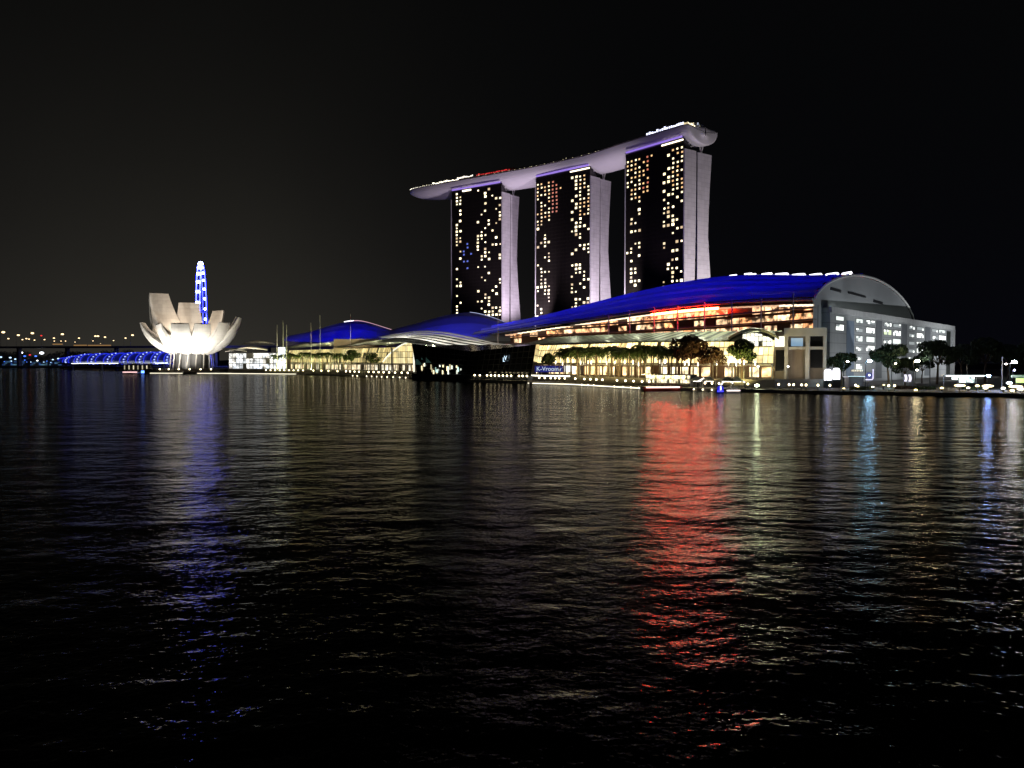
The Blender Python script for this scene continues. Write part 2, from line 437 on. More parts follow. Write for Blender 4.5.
for ti, (O, u, e, L, w1, w2, w3, lab) in enumerate(TOWERS):
    T = thing('hotel_tower', lab, 'tower', O, 'three hotel towers')
    def pt(tt, s, z): return O + u * tt + e * s + Vector((0, 0, z))
    mb = MB()
    H1 = 197
    mb.quad(pt(0.6, 0, 0), pt(L, 0, 0), pt(L, 0, H1), pt(0.6, 0, H1), [(0, 0), (L, 0), (L, H1), (0, H1)])
    mb.quad(pt(L, 0, 0), pt(L, w1, 0), pt(L, w1, H1), pt(L, 0, H1)); mb.quad(pt(L, w1, 0), pt(0.6, w1, 0), pt(0.6, w1, 189), pt(L, w1, 187))
    mb.quad(pt(.6, w1, 187), pt(.6, 0, H1), pt(L, 0, H1), pt(L, w1, 187))
    mb.quad(pt(.6, 0, 0), pt(.6, 0, H1), pt(.6, w1, 187), pt(.6, w1, 0))
    mb.build('bay_leg', TGLASS, T)
    # landward leg, curving outwards at the foot
    def outer(z):
        f = z / 189
        return lerp(w3 + 14, w3 - 4.5, min(1, f / .62) ** .6) if f < .62 else lerp(w3 - 4.5, w3, ((f - .62) / .38) ** 1.6)
    def gap(z): return lerp(3.2, .0, min(1, z / 150))
    ZS = [0, 20, 45, 70, 95, 118, 140, 160, 175, 187]
    mb = MB()
    mb.grid([[pt(.6, w2 + gap(z) * .3, z), pt(L, w2 + gap(z) * .3, z), pt(L, outer(z), z), pt(.6, outer(z), z)] for z in ZS], closed=True)
    mb.quad(*[pt(a, s, 187) for a, s in ((.6, w2), (L, w2), (L, w3), (.6, w3))])
    mb.build('land_leg', TGLASS, T)
    # pale end walls
    for tt, sgn in ((0, 1), (L + .6, -1)):
        mb = MB()
        mb.grid([[pt(tt - .6 * 1, -.15, z), pt(tt + .55, -.15, z), pt(tt + .55, w1 - gap(z) * .7, z), pt(tt - .6, w1 - gap(z) * .7, z)] for z in ZS[:-1] + [188]], closed=True)
        mb.quad(*[pt(a, s, 188) for a, s in ((tt - .6, -.15), (tt + .55, -.15), (tt + .55, w1), (tt - .6, w1))])
        mb.build('end_wall', ENDCLAD, T)
        mb = MB()
        mb.grid([[pt(tt - .6, w2 + gap(z) * .3, z), pt(tt + .55, w2 + gap(z) * .3, z), pt(tt + .55, outer(z) + .15, z), pt(tt - .6, outer(z) + .15, z)] for z in ZS[:-1] + [187.4]], closed=True)
        mb.quad(*[pt(a, s, 187.4) for a, s in ((tt - .6, w2), (tt + .55, w2), (tt + .55, w3 + .15), (tt - .6, w3 + .15))])
        mb.build('end_wall', ENDCLAD, T)
    # small lights up the slot between the legs
    mb = MB()
    for z in range(66, 130, 3):
        if (z * 7 + ti) % 3: mb.cbox(pt(4, (w1 + w2) / 2 - gap(z) * .2, z), 1.4, .9, 1.0)
    mb.build('slot_lights', glow('slot_light_%d' % ti, (.8, .75, 1), .55, False), T)
    # V struts carrying the roof deck
    for s0 in (5.5, w2 + 7):
        mb = MB()
        for ds in (-2.6, 2.6): mb.tube([pt(1.5, s0, 186), pt(1.5, s0 + ds, 196)], .5, 6)
        mb.build('strut', WHITEP, T)
    mb = MB(); mb.box(pt(L / 2, -1.3, 198.2), u * (L / 2 - 1.5), e * .5, (0, 0, .65)); mb.build('purple_light_strip', PURPLE, T)
    mb = MB(); mb.box(pt(13, -.5, 195.6), u * 12, e * .3, (0, 0, .55))
    if ti == 2: mb = MB(); mb.box(pt(48, -.5, 195.5), u * 6, e * .3, (0, 0, .8))
    mb.build('crown_light_strip', glow('crown_light_%d' % ti, (1, .85, .6), 3.0), T)
    # lit room windows
    dens, seed = LIT[ti]
    random.seed(seed)
    wins = []
    cwid = L / NCOL
    for fl in range(52):
        z = 193.2 - fl * 3.72
        if z < 45: break
        for c in range(NCOL):
            tt = (c + .5) * cwid
            top = fl < 12
            k = None; big = 1.0
            p = dens.get(c, 0)
            band = sin(fl * .55 + c * 1.3 + seed)
            if top and ti < 2:
                if fl < 1: continue
                if c in dens and c not in (3, 4) and random.random() < .8: k = random.choice((2, 2, 0, 0)); big = .72
                elif c in (8, 9) and fl < 10 and random.random() < .85: k = 3 if ti else random.choice((2, 3)); big = .75
                elif c in (3, 4) and random.random() < .35: k = 0
                elif c == 7 and fl < 8 and random.random() < .3: k = 2; big = .7
            elif random.random() < p * (1.2 if band > 0 else .55):
                k = random.choice((0, 0, 1, 1, 5, 6, 7, 7)); big = random.choice((.66, .8, .9, 1.05))
            elif c in (7, 8, 9) and random.random() < .012 and ti < 2: k = 4; big = .7
            elif ti == 2 and c in (8, 9, 10) and 14 < fl < 24 and random.random() < .3: k = 4; big = .8
            if k is not None: wins.append((big * (2 if k in (0, 1, 6, 7) else 1), tt + random.uniform(-.35, .35), z + random.uniform(-.2, .2), k, big))
    wins.sort(key=lambda q: -q[0])
    for big_, tt, z, k, bg in wins[:100]:
        mb = MB(); mb.box(pt(tt, -.08, z), u * (1.38 * bg), e * .06, (0, 0, 1.1 * bg)); mb.build('lit_window', WIN[k], T)
    if len(wins) > 100:
        mb = MB(); mats = WIN[:]
        idx = []
        for big_, tt, z, k, bg in wins[100:]:
            mb.box(pt(tt, -.08, z), u * (1.38 * bg), e * .06, (0, 0, 1.1 * bg)); idx += [k] * 6
        ob = mb.build('lit_windows', mats, T); ob['kind'] = 'stuff'
        for p_, i_ in zip(ob.data.polygons, idx): p_.material_index = i_
    # real floodlights at the foot wash the end walls and the deck above
    mid = pt(0, 16, 0)
    cfl = ((1, .90, .96), (.98, .84, 1), (.96, .80, 1))[ti]
    if ti == 0: spot('tower_floodlight', mid - u * 85 + e * 6 + Vector((0, 0, 30)), pt(0, 16, 150), cfl, 520000, 75, .6, 1.0)
    else: spot('tower_floodlight', pt(-62, -34, 30), pt(0, 16, 135), cfl, (0, 640000, 660000)[ti], 80, .6, 1.0)
    spot('tower_floodlight', pt(10, -45, 40), pt(35, 4, 205), (.80, .62, 1), 130000, 62, .8, 1.0)

# ================================================================== roof deck (boat-shaped)
path = [(163.5, 681.5, 0), (157, 690, 0), (117.5, 742, 0), (86.5, 785.5, 0), (35.7, 834, 0), (-.1, 861.2, 0), (-56.1, 903.2, 0), (-99, 934, 0), (-117.5, 947, 0)]
C = catmull(path, 72)
rows = []; deck_rows = []
SKP = []
for i, p in enumerate(C):
    f = i / 72
    d = (C[min(i + 1, 72)] - C[max(i - 1, 0)]).normalized(); n = Vector((-d.y, d.x, 0)) * -1
    wd = 20.0; dp = 14.0
    if f < .11: q = max(0, 1 - ((.11 - f) / .11) ** 2.2) ** .55; wd *= .03 + .97 * q; dp *= .22 + .78 * q
    if f > .72: q = (f - .72) / .28; wd *= sqrt(max(.004, 1 - q ** 2.2)); dp *= (1 - .8 * q ** 1.6)
    zt = 207 + (.6 * ((f - .72) / .28) ** 2 if f > .72 else 0)
    if f < .11: zt -= 4.0 * ((.11 - f) / .11) ** 2
    SKP.append((p, d, n, wd, zt))
    rows.append([p + n * wd * cos(pi * k / 14) + Vector((0, 0, zt - dp * abs(sin(pi * k / 14)) ** .9)) for k in range(15)])
    deck_rows.append([p + n * wd * s + Vector((0, 0, zt + (.9 if abs(s) == 1 else .35))) for s in (-1, -.96, .96, 1)])
SP = thing('sky_park', 'long boat-shaped roof deck spanning the tops of the three hotel towers', 'roof deck', Vector((35.7, 834, 190)))
mb = MB(); mb.grid(rows)
i0 = len(mb.v); mb.f.append(tuple(range(15))); mb.uv.append(None); mb.f.append(tuple(72 * 15 + 14 - k for k in range(15))); mb.uv.append(None)
mb.build('hull', PALECLAD, SP, True)
mb = MB(); mb.grid([[p + n * wd * sx + Vector((0, 0, zt + .3 + (207.6 - zt) * 1.0 * (1 - sx * sx))) for sx in (-1, -.8, -.5, -.2, .2, .5, .8, 1)] for p, d, n, wd, zt in SKP[:9]]); mb.build('nose_cap', PALECLAD, SP, True)
mb = MB(); mb.grid(deck_rows[8:]); mb.build('deck', solid('deck_boards', (.2, .17, .15), .8), SP)
def sk(f, s, dz=0.0):
    x = f * 72; i = min(int(x), 71); q = x - i
    p, d, n, wd, zt = SKP[i]; p2 = SKP[i + 1][0]
    return lerp(p, p2, q) + n * wd * s + Vector((0, 0, zt + dz))
def deckbox(name, f0, f1, s, z0, z1, th, mat, k=6):
    mb = MB()
    if 'light' in name: k = k * 3
    for i in range(k):
        a = sk(lerp(f0, f1, i / k), s); b2 = sk(lerp(f0, f1, (i + 1) / k), s)
        if 'light' in name:
            b2 = a.lerp(b2, random.uniform(.35, .95)); j = random.uniform(-.5, .9)
            mb.slab(a, b2, a.z + z0 + j * .5, a.z + lerp(z0, z1, random.uniform(.4, 1)) + j, th)
        else: mb.slab(a, b2, a.z + z0, a.z + z1, th)
    return mb.build(name, mat, SP)
bs = -1
for f, s in ((.02, 1),):
    pass
BAY = 1 if (SKP[36][2].dot(Vector((-.7, -.7, 0))) > 0) else -1
deckbox('rooftop_pavilion', .12, .20, .55 * BAY, .4, 3.0, 6, cells('pav_blue', 2.5, 4, (.6, .7, 1), (.35, .35, 1), 0, 0), 4)
deckbox('pavilion_light', .115, .205, .93 * BAY, 1.2, 3.4, .5, glow('deck_white', (.72, .74, 1), 2.6), 6)
deckbox('restaurant_roof', .06, .11, .3 * BAY, .6, 3.4, 9, GREYCLAD, 6)
deckbox('restaurant_light', .035, .09, .90 * BAY, 1.0, 2.6, .5, glow('deck_warm', (1, .85, .55), 2.2), 4)
deckbox('restaurant_light', .03, .05, .5 * BAY, 2.6, 4.0, .5, glow('deck_cool', (.7, .8, 1), 2.0), 3)
deckbox('restaurant_light', .09, .115, .93 * BAY, 1.0, 2.2, .5, glow('deck_gold', (1, .82, .45), .8), 4)
deckbox('viewing_deck_light', .73, .81, .93 * BAY, 1.6, 2.9, .5, glow('deck_lamp', (1, .9, .7), 2.6), 6)
deckbox('viewing_deck_light', .70, .74, .75 * BAY, 3.6, 5.0, .5, glow('deck_lamp_b', (1, .9, .75), 2.0), 6)
deckbox('red_light_strip', .60, .69, .90 * BAY, 2.6, 3.7, .5, glow('deck_red', (1, .05, .05), .9), 6)
deckbox('bar_roof', .60, .70, .3 * BAY, 1.0, 6.5, 8, solid('bar_roof', (.3, .1, .09), .7), 5)
mb = MB()
for i in range(22): mb.cbox(sk(.78 + i * .0085, .93 * BAY, 1.3), .55, .55, .55)
mb.build('rail_lights', glow('rail_lamp', (1, .92, .75), 3.0), SP)

# ================================================================== trees
def leaf_cloud(mb, centre, rad, n, size, rnd, flat=.75):
    for _ in range(n):
        while True:
            q = Vector((rnd.uniform(-1, 1), rnd.uniform(-1, 1), rnd.uniform(-1, 1)))
            if .15 < q.length < 1: break
        q = q * (q.length ** -.35)
        p = Vector(centre) + Vector((q.x * rad, q.y * rad, q.z * rad * flat))
        e = Euler((rnd.uniform(0, 6.3), rnd.uniform(0, 6.3), rnd.uniform(0, 6.3))).to_matrix()
        a = e @ Vector((size * rnd.uniform(.6, 1.3), 0, 0)); c = e @ Vector((0, size * rnd.uniform(.35, .7), 0))
        mb.quad(p - a, p - c, p + a, p + c)
def broad_tree(seed, h, spread, leaf, label, n=1500):
    rnd = random.Random(seed)
    T = thing('broadleaf_tree', label, 'tree', (0, 0, 0))
    mb = MB(); th = h * .42
    bend = [Vector((0, 0, 0)), Vector((rnd.uniform(-.3, .3), rnd.uniform(-.3, .3), th * .5)), Vector((rnd.uniform(-.4, .4), rnd.uniform(-.4, .4), th))]
    mb.tube(bend, h * .03, 7, h * .018)
    cr = MB(); k = 8
    for i in range(k):
        a = 2 * pi * i / k + rnd.uniform(-.3, .3); r = spread * rnd.uniform(.35, .72); z = h * rnd.uniform(.55, .85)
        tip = Vector((r * cos(a), r * sin(a), z))
        mb.tube([bend[2], bend[2].lerp(tip, .5) + Vector((0, 0, h * .05)), tip], h * .012, 5, h * .004)
        leaf_cloud(cr, tip, spread * rnd.uniform(.32, .46), n // (k + 2), h * .038, rnd)
    leaf_cloud(cr, (0, 0, h * .82), spread * .5, n // 5, h * .038, rnd)
    mb.build('trunk', BARK, T); cr.build('crown', leaf, T)
    return T
def palm(seed, h, label, leaf):
    rnd = random.Random(seed)
    T = thing('palm_tree', label, 'palm', (0, 0, 0))
    mb = MB(); lean = rnd.uniform(-.4, .4)
    mb.tube([(0, 0, 0), (lean * .3, 0, h * .5), (lean, lean * .4, h * .82)], .24, 7, .16)
    cr = MB(); top = Vector((lean, lean * .4, h * .82))
    for i in range(26):
        a = 2 * pi * i / 26 + rnd.uniform(-.15, .15); up = rnd.uniform(.1, 1.15); ln = h * rnd.uniform(.24, .32)
        pts = []
        for s in range(6):
            f = s / 5
            pts.append(top + Vector((cos(a) * ln * f * cos(up * .6), sin(a) * ln * f * cos(up * .6), ln * (sin(up) * f - .95 * f * f))))
        side = Vector((-sin(a), cos(a), 0))
        for s in range(5):
            p, q = pts[s], pts[s + 1]
            wv = ln * .22 * (1 - .5 * s / 5)
            for sg in (1, -1):
                for q2 in (0, .5):
                    b0 = p.lerp(q, q2); b1 = p.lerp(q, q2 + .34)
                    o_ = side * sg * wv + Vector((0, 0, -wv * .6)) + (q - p) * .5
                    cr.quad(b0, b1, b1 + o_, b0 + o_ * .98)
    mb.build('trunk', BARK, T); cr.build('crown', leaf, T)
    return T

# ================================================================== lotus museum
MC = Vector((-261, 652, 0))
MU = thing('lotus_museum', 'white flower-shaped museum of ten curved petals, floodlit at the water edge', 'museum', MC)
def petal(az_deg, rtip, ztip, wmid, wtip, r0=7.0, z0=14.0):
    a = radians(az_deg)
    rad = Vector((sin(a), -cos(a), 0)); tan = Vector((cos(a), sin(a), 0))
    if az_deg == -115: tan = Vector((cos(radians(-150)), sin(radians(-150)), 0))
    n = 14; rows_o = []; rows_i = []
    A = radians(78)
    for i in range(n + 1):
        s = i / n
        r = r0 + (rtip - r0) * sin(s * A) / sin(A); z = z0 + (ztip - z0) * (1 - cos(s * A)) / (1 - cos(A))
        lim = 2 * pi * r / 10 * (1.08 if ztip < 47 else 1.25)
        wm = lerp(wmid, wtip, max(0, (s - .42) / .58) ** 1.1)
        wd = min(lim, wm) / 2
        bow = wd * .28
        ro = []; ri = []
        th = 1.2 + 4.2 * sin(pi * min(1, s * 1.02)) ** 1.0
        tdir = Vector((0, 0, 1)) * cos(s * A * .9) - rad * sin(s * A * .9)
        for k in range(9):
            q = -1 + k / 4
            ro.append(MC + rad * r + tan * wd * q + Vector((0, 0, z)) + tdir * (bow * q * q))
            ri.append(MC + rad * r + tan * wd * q + Vector((0, 0, z)) + tdir * (bow + th * (1 - .35 * q * q)))
        rows_o.append(ro); rows_i.append(ri)
    mb = MB()
    mb.grid([ro + ri[::-1] for ro, ri in zip(rows_o, rows_i)], closed=True)
    i0 = len(mb.v) - 18
    mb.f.append(tuple(i0 + k for k in range(18))); mb.uv.append(None)
    return mb.build('petal', WHITEP2, MU, False)
for az_, rt, zt, wm, wt in ((4, 29, 38.5, 17, 13.5), (40, 29, 38.5, 17, 12.5), (70, 35, 40, 17, 12.5), (89, 41, 44.5, 18, 6), (112, 36, 46, 17, 5), (146, 28, 51, 23, 15),
                            (-155, 33, 58, 25, 16), (-115, 38.5, 65, 25, 14.5), (-86, 40, 40, 19, 10), (-50, 27, 38.5, 17, 12.5)):
    petal(az_, rt, zt, wm, wt)
mb = MB()
mb.tube([MC + Vector((0, 0, 3)), MC + Vector((0, 0, 16))], 13, 20); mb.build('core_lobby', cells('lobby_glass', 2, 3, (1, .85, .6), (.6, .5, .42), .55, .35), MU)
for k in range(16):
    a = 2 * pi * k / 16 + .15
    mb = MB()
    mb.tube([MC + Vector((16.5 * cos(a), 16.5 * sin(a), 3)), MC + Vector((15.5 * cos(a + .1), 15.5 * sin(a + .1), 19))], .5, 8)
    mb.build('column', STONE, MU)
mb = MB(); ring = [MC + Vector((12.5 * cos(2 * pi * k / 24), 12.5 * sin(2 * pi * k / 24), 29)) for k in range(25)]
mb.tube(ring, .6, 6, cap=False); mb.build('skylight_ring', DARKMET, MU)
mb = MB(); pod = [(MC.x + 36 * cos(2 * pi * k / 20), MC.y + 30 * sin(2 * pi * k / 20)) for k in range(20)]
mb.prism(pod, QZ - .05, 3.6); mb.build('plinth', DARKSTONE, MU)
for x, y, zt, p_, aimx in ((-26, -36, 27, 72000, -18), (-6, -38, 26, 118000, -2), (16, -36, 27, 70000, 14), (40, -34, 30, 26000, 28), (-46, -26, 32, 38000, -30)):
    spot('museum_floodlight', MC + Vector((x, y, 4)), MC + Vector((aimx, -12, zt)), (1, .93, .82), p_, 92, 1.0, .5)
for x, y, ax, ay, p_ in ((-6, 6, -32, 14, 62000), (-2, 8, -12, 30, 60000), (6, 4, 16, 24, 56000), (8, 0, 34, 8, 12000)):
    spot('museum_floodlight', MC + Vector((x, y - 14, 26)), MC + Vector((ax, ay, 46)), (1, .80, .60), p_, 80, .9, .5)
# white glass hall beside the museum
HP = [pl(229, 628), pl(250, 622), pl(270, 614), pl(287, 608)]
HL = thing('glass_hall', 'low white-lit glass hall between the flower-shaped museum and the palm-lined mall', 'hall', HP[1])
mb = MB(); u0 = 0
for p, q in zip(HP, HP[1:]):
    l = (q - p).length
    mb.quad(p + Vector((0, 0, 3.4)), q + Vector((0, 0, 3.4)), q + Vector((0, 0, 15.8)), p + Vector((0, 0, 15.8)), [(u0, 0), (u0 + l, 0), (u0 + l, 12.4), (u0, 12.4)]); u0 += l
mb.build('glass_wall', cells('hall_glass', 3.2, 4.1, (1, .96, .86), (.85, .92, 1), 1.25, .08, .10, .12, blot=1.2, bs=.2), HL)
mb = MB(); mb.prism([(p.x, p.y + .6) for p in HP[::-1]] + [(HP[0].x, HP[0].y + 35), (HP[-1].x, HP[-1].y + 35)], 3.4, 16.2); mb.build('roof_slab', DARKSTONE, HL)
mb = MB(); mb.prism([(p.x, p.y) for p in (pl(278, 607), pl(285.5, 605), pl(285.5, 609), pl(278, 611))], 3.4, 20.5); mb.build('entrance_tower', cells('pylon', 2, 2, (1, 1, .95), (.8, .9, 1), 0, .1), HL)
mb = MB(); a_, b_ = pl(278.3, 606.5, 3.6), pl(285.3, 604.5, 3.6); l = (b_ - a_).length
mb.quad(a_, b_, b_ + Vector((0, 0, 16.4)), a_ + Vector((0, 0, 16.4)), [(0, 0), (l, 0), (l, 16.4), (0, 16.4)]); mb.build('entrance_glass', cells('pylon_glass', 1.7, 2.2, (1, .98, .9), (.8, .9, 1), 2.6, .12), HL)
def shell_roof(px, py, d, hw, hd, th, rz):
    c = at(px, py, d); mb = MB(); rows = []
    for i in range(9):
        x = -1 + i / 4; half = sqrt(max(.01, 1 - x * x))
        z = th * (1 - x * x)
        rows.append([c + Matrix.Rotation(rz, 3, 'Z') @ Vector((x * hw, y * hd * half, z * (1 - .5 * y * y))) for y in (-1, -.5, 0, .5, 1)] +
                    [c + Matrix.Rotation(rz, 3, 'Z') @ Vector((x * hw, y * hd * half, z * (1 - .5 * y * y) - .7)) for y in (1, .5, 0, -.5, -1)])
    mb.grid(rows, closed=True)
    return mb.build('leaf_canopy', STONE, HL, True)
shell_roof(252, 349.5, 612, 13, 9, 2.8, -.2); shell_roof(259, 343.5, 626, 12, 9, 2.4, .1); shell_roof(236, 351, 624, 8, 6, 2.0, .2)
spot('hall_floodlight', at(255, 354, 596), at(255, 346, 612), (1, .88, .65), 5000, 120, .8)
for i, (px, d) in enumerate(((243, 588), (262, 580))):
    spot('hall_floodlight', pl(px, d, 14), pl(px + 4, d + 26, 25), (1, .88, .62), 26000, 80, .8)

# ================================================================== observation wheel, nearly edge-on
WC = Vector((-484, 1250, 88)); WR = 72.0
OW = thing('observation_wheel', 'tall blue-lit observation wheel seen edge-on behind the flower-shaped museum', 'ferris wheel', Vector((WC.x, WC.y, 2)))
wv = Vector((sin(radians(4.3)) + WC.x / WC.y * cos(radians(4.3)), cos(radians(4.3)), 0)).normalized(); wn_ = Vector((wv.y, -wv.x, 0))
BLUE = glow('wheel_blue', (.015, .02, 1), 30); WBLUE = glow('wheel_capsule', (.30, .36, 1), 30)
for off in (-2.6, 2.6):
    mb = MB(); mb.tube([WC + wn_ * off + wv * (WR * cos(2 * pi * k / 56)) + Vector((0, 0, WR * sin(2 * pi * k / 56))) for k in range(57)], .75, 6, cap=False)
    mb.build('rim', BLUE, OW)
mb = MB()
for k in range(28):
    a = 2 * pi * k / 28
    mb.tube([WC + wn_ * (-3), WC + wn_ * (-2.6) + wv * (WR * cos(a)) + Vector((0, 0, WR * sin(a)))], .12, 4)
    mb.tube([WC + wn_ * 3, WC + wn_ * 2.6 + wv * (WR * cos(a)) + Vector((0, 0, WR * sin(a)))], .12, 4)
mb.build('spokes', METAL, OW)
for k in range(28):
    a = 2 * pi * (k + .5) / 28
    mb = MB(); mb.ball(WC + wv * ((WR + 3) * cos(a)) + Vector((0, 0, (WR + 3) * sin(a))) - wn_ * 0, 3.1, 3.1, 2.0)
    mb.build('capsule', WBLUE, OW)
mb = MB(); mb.tube([WC - wn_ * 9, WC + wn_ * 9], 2.2, 10); mb.build('hub', METAL, OW)
for sg in (-1, 1):
    for dv in (-24, 24):
        mb = MB(); mb.tube([WC + wn_ * sg * 8, Vector((WC.x, WC.y, 2)) + wn_ * sg * 16 + wv * dv], 1.1, 8); mb.build('leg', METAL, OW)

# ================================================================== helix footbridge
HB = thing('helix_footbridge', 'blue-lit footbridge wrapped in spiralling steel tubes left of the museum', 'bridge', pl(120, 800, 0))
hp = catmull([pl(176, 712, 8.6), pl(150, 735, 8.4), pl(118, 800, 8.2), pl(86, 880, 8), pl(60, 980, 7)], 120)
SB = glow('helix_blue', (.02, .04, 1), .75); SW = glow('helix_led', (.4, .5, 1), 1.8)
def hel(ph, turns, r0, tube_r, mat, name, sgn=1):
    pts = []
    for i, p in enumerate(hp):
        f = i / 120; d = (hp[min(i + 1, 120)] - hp[max(i - 1, 0)]).normalized(); n = Vector((d.y, -d.x, 0)).normalized()
        r = r0 * (1 if f < .75 else 1 - .6 * (f - .75) / .25)
        a = ph + sgn * 2 * pi * turns * f
        pts.append(p + n * r * cos(a) + Vector((0, 0, r * sin(a) + 4.2)))
    fine = catmull(pts, 420)
    mb = MB(); mb.tube(fine, tube_r, 5); return mb.build(name, mat, HB), fine
for k in range(2): hel(pi * k, 8, 5.4, .5, SB, 'helix_tube')
mb = MB()
mb.grid([[p + Vector((0, 0, 4.2)) + (Vector(((hp[min(i + 1, 120)] - hp[max(i - 1, 0)]).y, -(hp[min(i + 1, 120)] - hp[max(i - 1, 0)]).x, 0)).normalized() * cos(2 * pi * k / 12) + Vector((0, 0, sin(2 * pi * k / 12)))) * 4.6 * (1 if i < 90 else 1 - .6 * (i - 90) / 30) for k in range(12)] for i, p in enumerate(hp)], closed=True)
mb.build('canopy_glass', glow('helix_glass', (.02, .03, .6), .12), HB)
_, fine = hel(pi / 2, 8, 5.5, .2, SB, 'helix_tube')
mb = MB()
for k in range(0, 420, 4): mb.cbox(fine[k], .9, .9, .9)
mb.build('led_lights', SW, HB)
mb = MB()
for p, q in zip(hp[::4], hp[4::4]): mb.slab(p, q, p.z - 1.0, p.z - .1, 6)
mb.build('deck', DARKMET, HB)
mb = MB()
for p, q in zip(hp[6:100:4], hp[10:104:4]):
    n = Vector((q - p).normalized()); n = Vector((n.y, -n.x, 0)) * (-3.3 if Vector((n.y, -n.x, 0)).y > 0 else 3.3)
    mb.slab(p + n, q + n, p.z - .8, p.z - .2, .3)
mb.build('edge_light', glow('helix_edge', (.85, .95, 1), 3), HB)
for k in (14, 44, 74, 104):
    mb = MB(); mb.tube([(hp[k].x, hp[k].y, -2), (hp[k].x, hp[k].y, hp[k].z - 1)], .8, 8); mb.build('pier', METAL, HB)

# ================================================================== far elevated road and far buildings
RB = thing('elevated_road', 'elevated road bridge with orange-lit parapet on the far shore', 'bridge', (-700, 1300, 2))
mb = MB(); ra, rb_ = Vector((-1500, 1380, 0)), Vector((-330, 1220, 0))
mb.slab(ra, rb_, 31, 34, 16); mb.build('deck', DARKSTONE, RB)
for k in range(14):
    p = ra.lerp(rb_, (k + .5) / 14); mb = MB(); mb.cbox((p.x, p.y, 16.6), 3, 9, 29); mb.build('pier', DARKSTONE, RB)
mb = MB()
def rbp(px):
    k = (px - 512) / 800; d = rb_ - ra; s = (k * ra.y - ra.x) / (d.x - k * d.y); return ra + d * s
for a, b2, z in ((56, 66, 37), (77, 90, 35.2), (91, 114, 35)):
    p, q = rbp(a), rbp(b2); mb.slab(p - Vector((0, 8.3, 0)), q - Vector((0, 8.3, 0)), z - .7, z + .9, .3)
mb.build('lit_parapet', glow('sodium_strip', (1, .55, .18), .28), RB)
def make_streetlamp(h, mat, label, r=.55, arm=1.6):
    T = thing('street_lamp', label, 'street lamp', (0, 0, 0))
    mb = MB(); mb.tube([(0, 0, 0), (0, 0, h - .4), (arm * .5, 0, h), (arm, 0, h + .05)], .13, 6, .07); mb.build('pole', DARKMET, T)
    mb = MB(); mb.ball((arm, 0, h - .15), r, r, r * .6); mb.build('lamp_head', mat, T)
    return T
FAR_W = Stamp(make_streetlamp(10, glow('far_lamp_warm', (1, .70, .36), 3.0), 'distant warm street lamp on the elevated road beyond the bay', 1.1, 2))
FAR_R = Stamp(make_streetlamp(10, glow('far_lamp_red', (1, .04, .03), 1.2), 'distant mast with a red warning light beyond the elevated road', .9, .2))
for px, py in ((4, 332), (9, 338.5), (19, 335), (23, 339.5), (27, 338.5), (29.7, 339), (33, 333), (35, 340), (45, 339.5), (54.5, 338), (54.8, 341), (63, 334), (61.5, 341), (66, 341),
               (75.5, 342), (79.5, 338), (93.5, 340.8), (96, 336), (98.5, 336), (105.5, 337), (101, 343.5), (114, 340.5), (126, 338), (133, 335)):
    p = rbp(px); z = at(px, py, p.y).z
    sc_ = max(.25, (z - 34) / 10)
    o = FAR_W.put((p.x - 2 * sc_, p.y, 34), 0, sc_, None, 'far street lamps on the elevated road')
p = rbp(39.5); FAR_R.put((p.x, p.y + 6, 34), 0, 1.75)
FAR_B = Stamp(make_streetlamp(10, glow('far_lamp_blue', (.5, .75, 1), 2.2), 'bluish white lamp low on the far shore below the elevated road', 1.3, 2))
FAR_B2 = Stamp(make_streetlamp(10, glow('far_lamp_white', (.9, .95, 1), 4), 'white lamp low on the far shore below the elevated road', 1.5, 2))
FAR_G = Stamp(make_streetlamp(10, glow('far_lamp_deep', (.06, .2, 1), 1.6), 'deep blue lamp by the far waterfront hall', 1.2, 2))
for px, py, k in ((21, 352.5, 1), (42, 352.8, 1), (1, 357, 0), (10.5, 357.5, 0), (11.5, 361, 0), (15.5, 359, 0), (37.5, 360.5, 1), (53, 359.5, 0), (58.5, 358.5, 0), (44, 362, 0), (51, 362.5, 0), (20.5, 362, 0),
                  (27, 362, 2), (31, 362, 0), (25, 360, 2), (4.5, 361.5, 2), (36, 356, 2), (25, 356, 2), (47, 361, 2)):
    d = 1330 if px < 30 else 1290
    d = max(d, 1342 if px < 25 else 0)
    z = at(px, py, d).z; sc_ = max(.2, (z - 2.2) / 10)
    (FAR_B, FAR_B2, FAR_G)[k].put((pl(px, d).x - 2 * sc_, d, 2.2), 0, sc_, None, 'lamps along the far waterfront')
FAR_R2 = copy_tree(FAR_R.p, (pl(30, 1350).x, 1350, 2.2), 0, 1.9, 'low red light on a mast on the far waterfront'); 
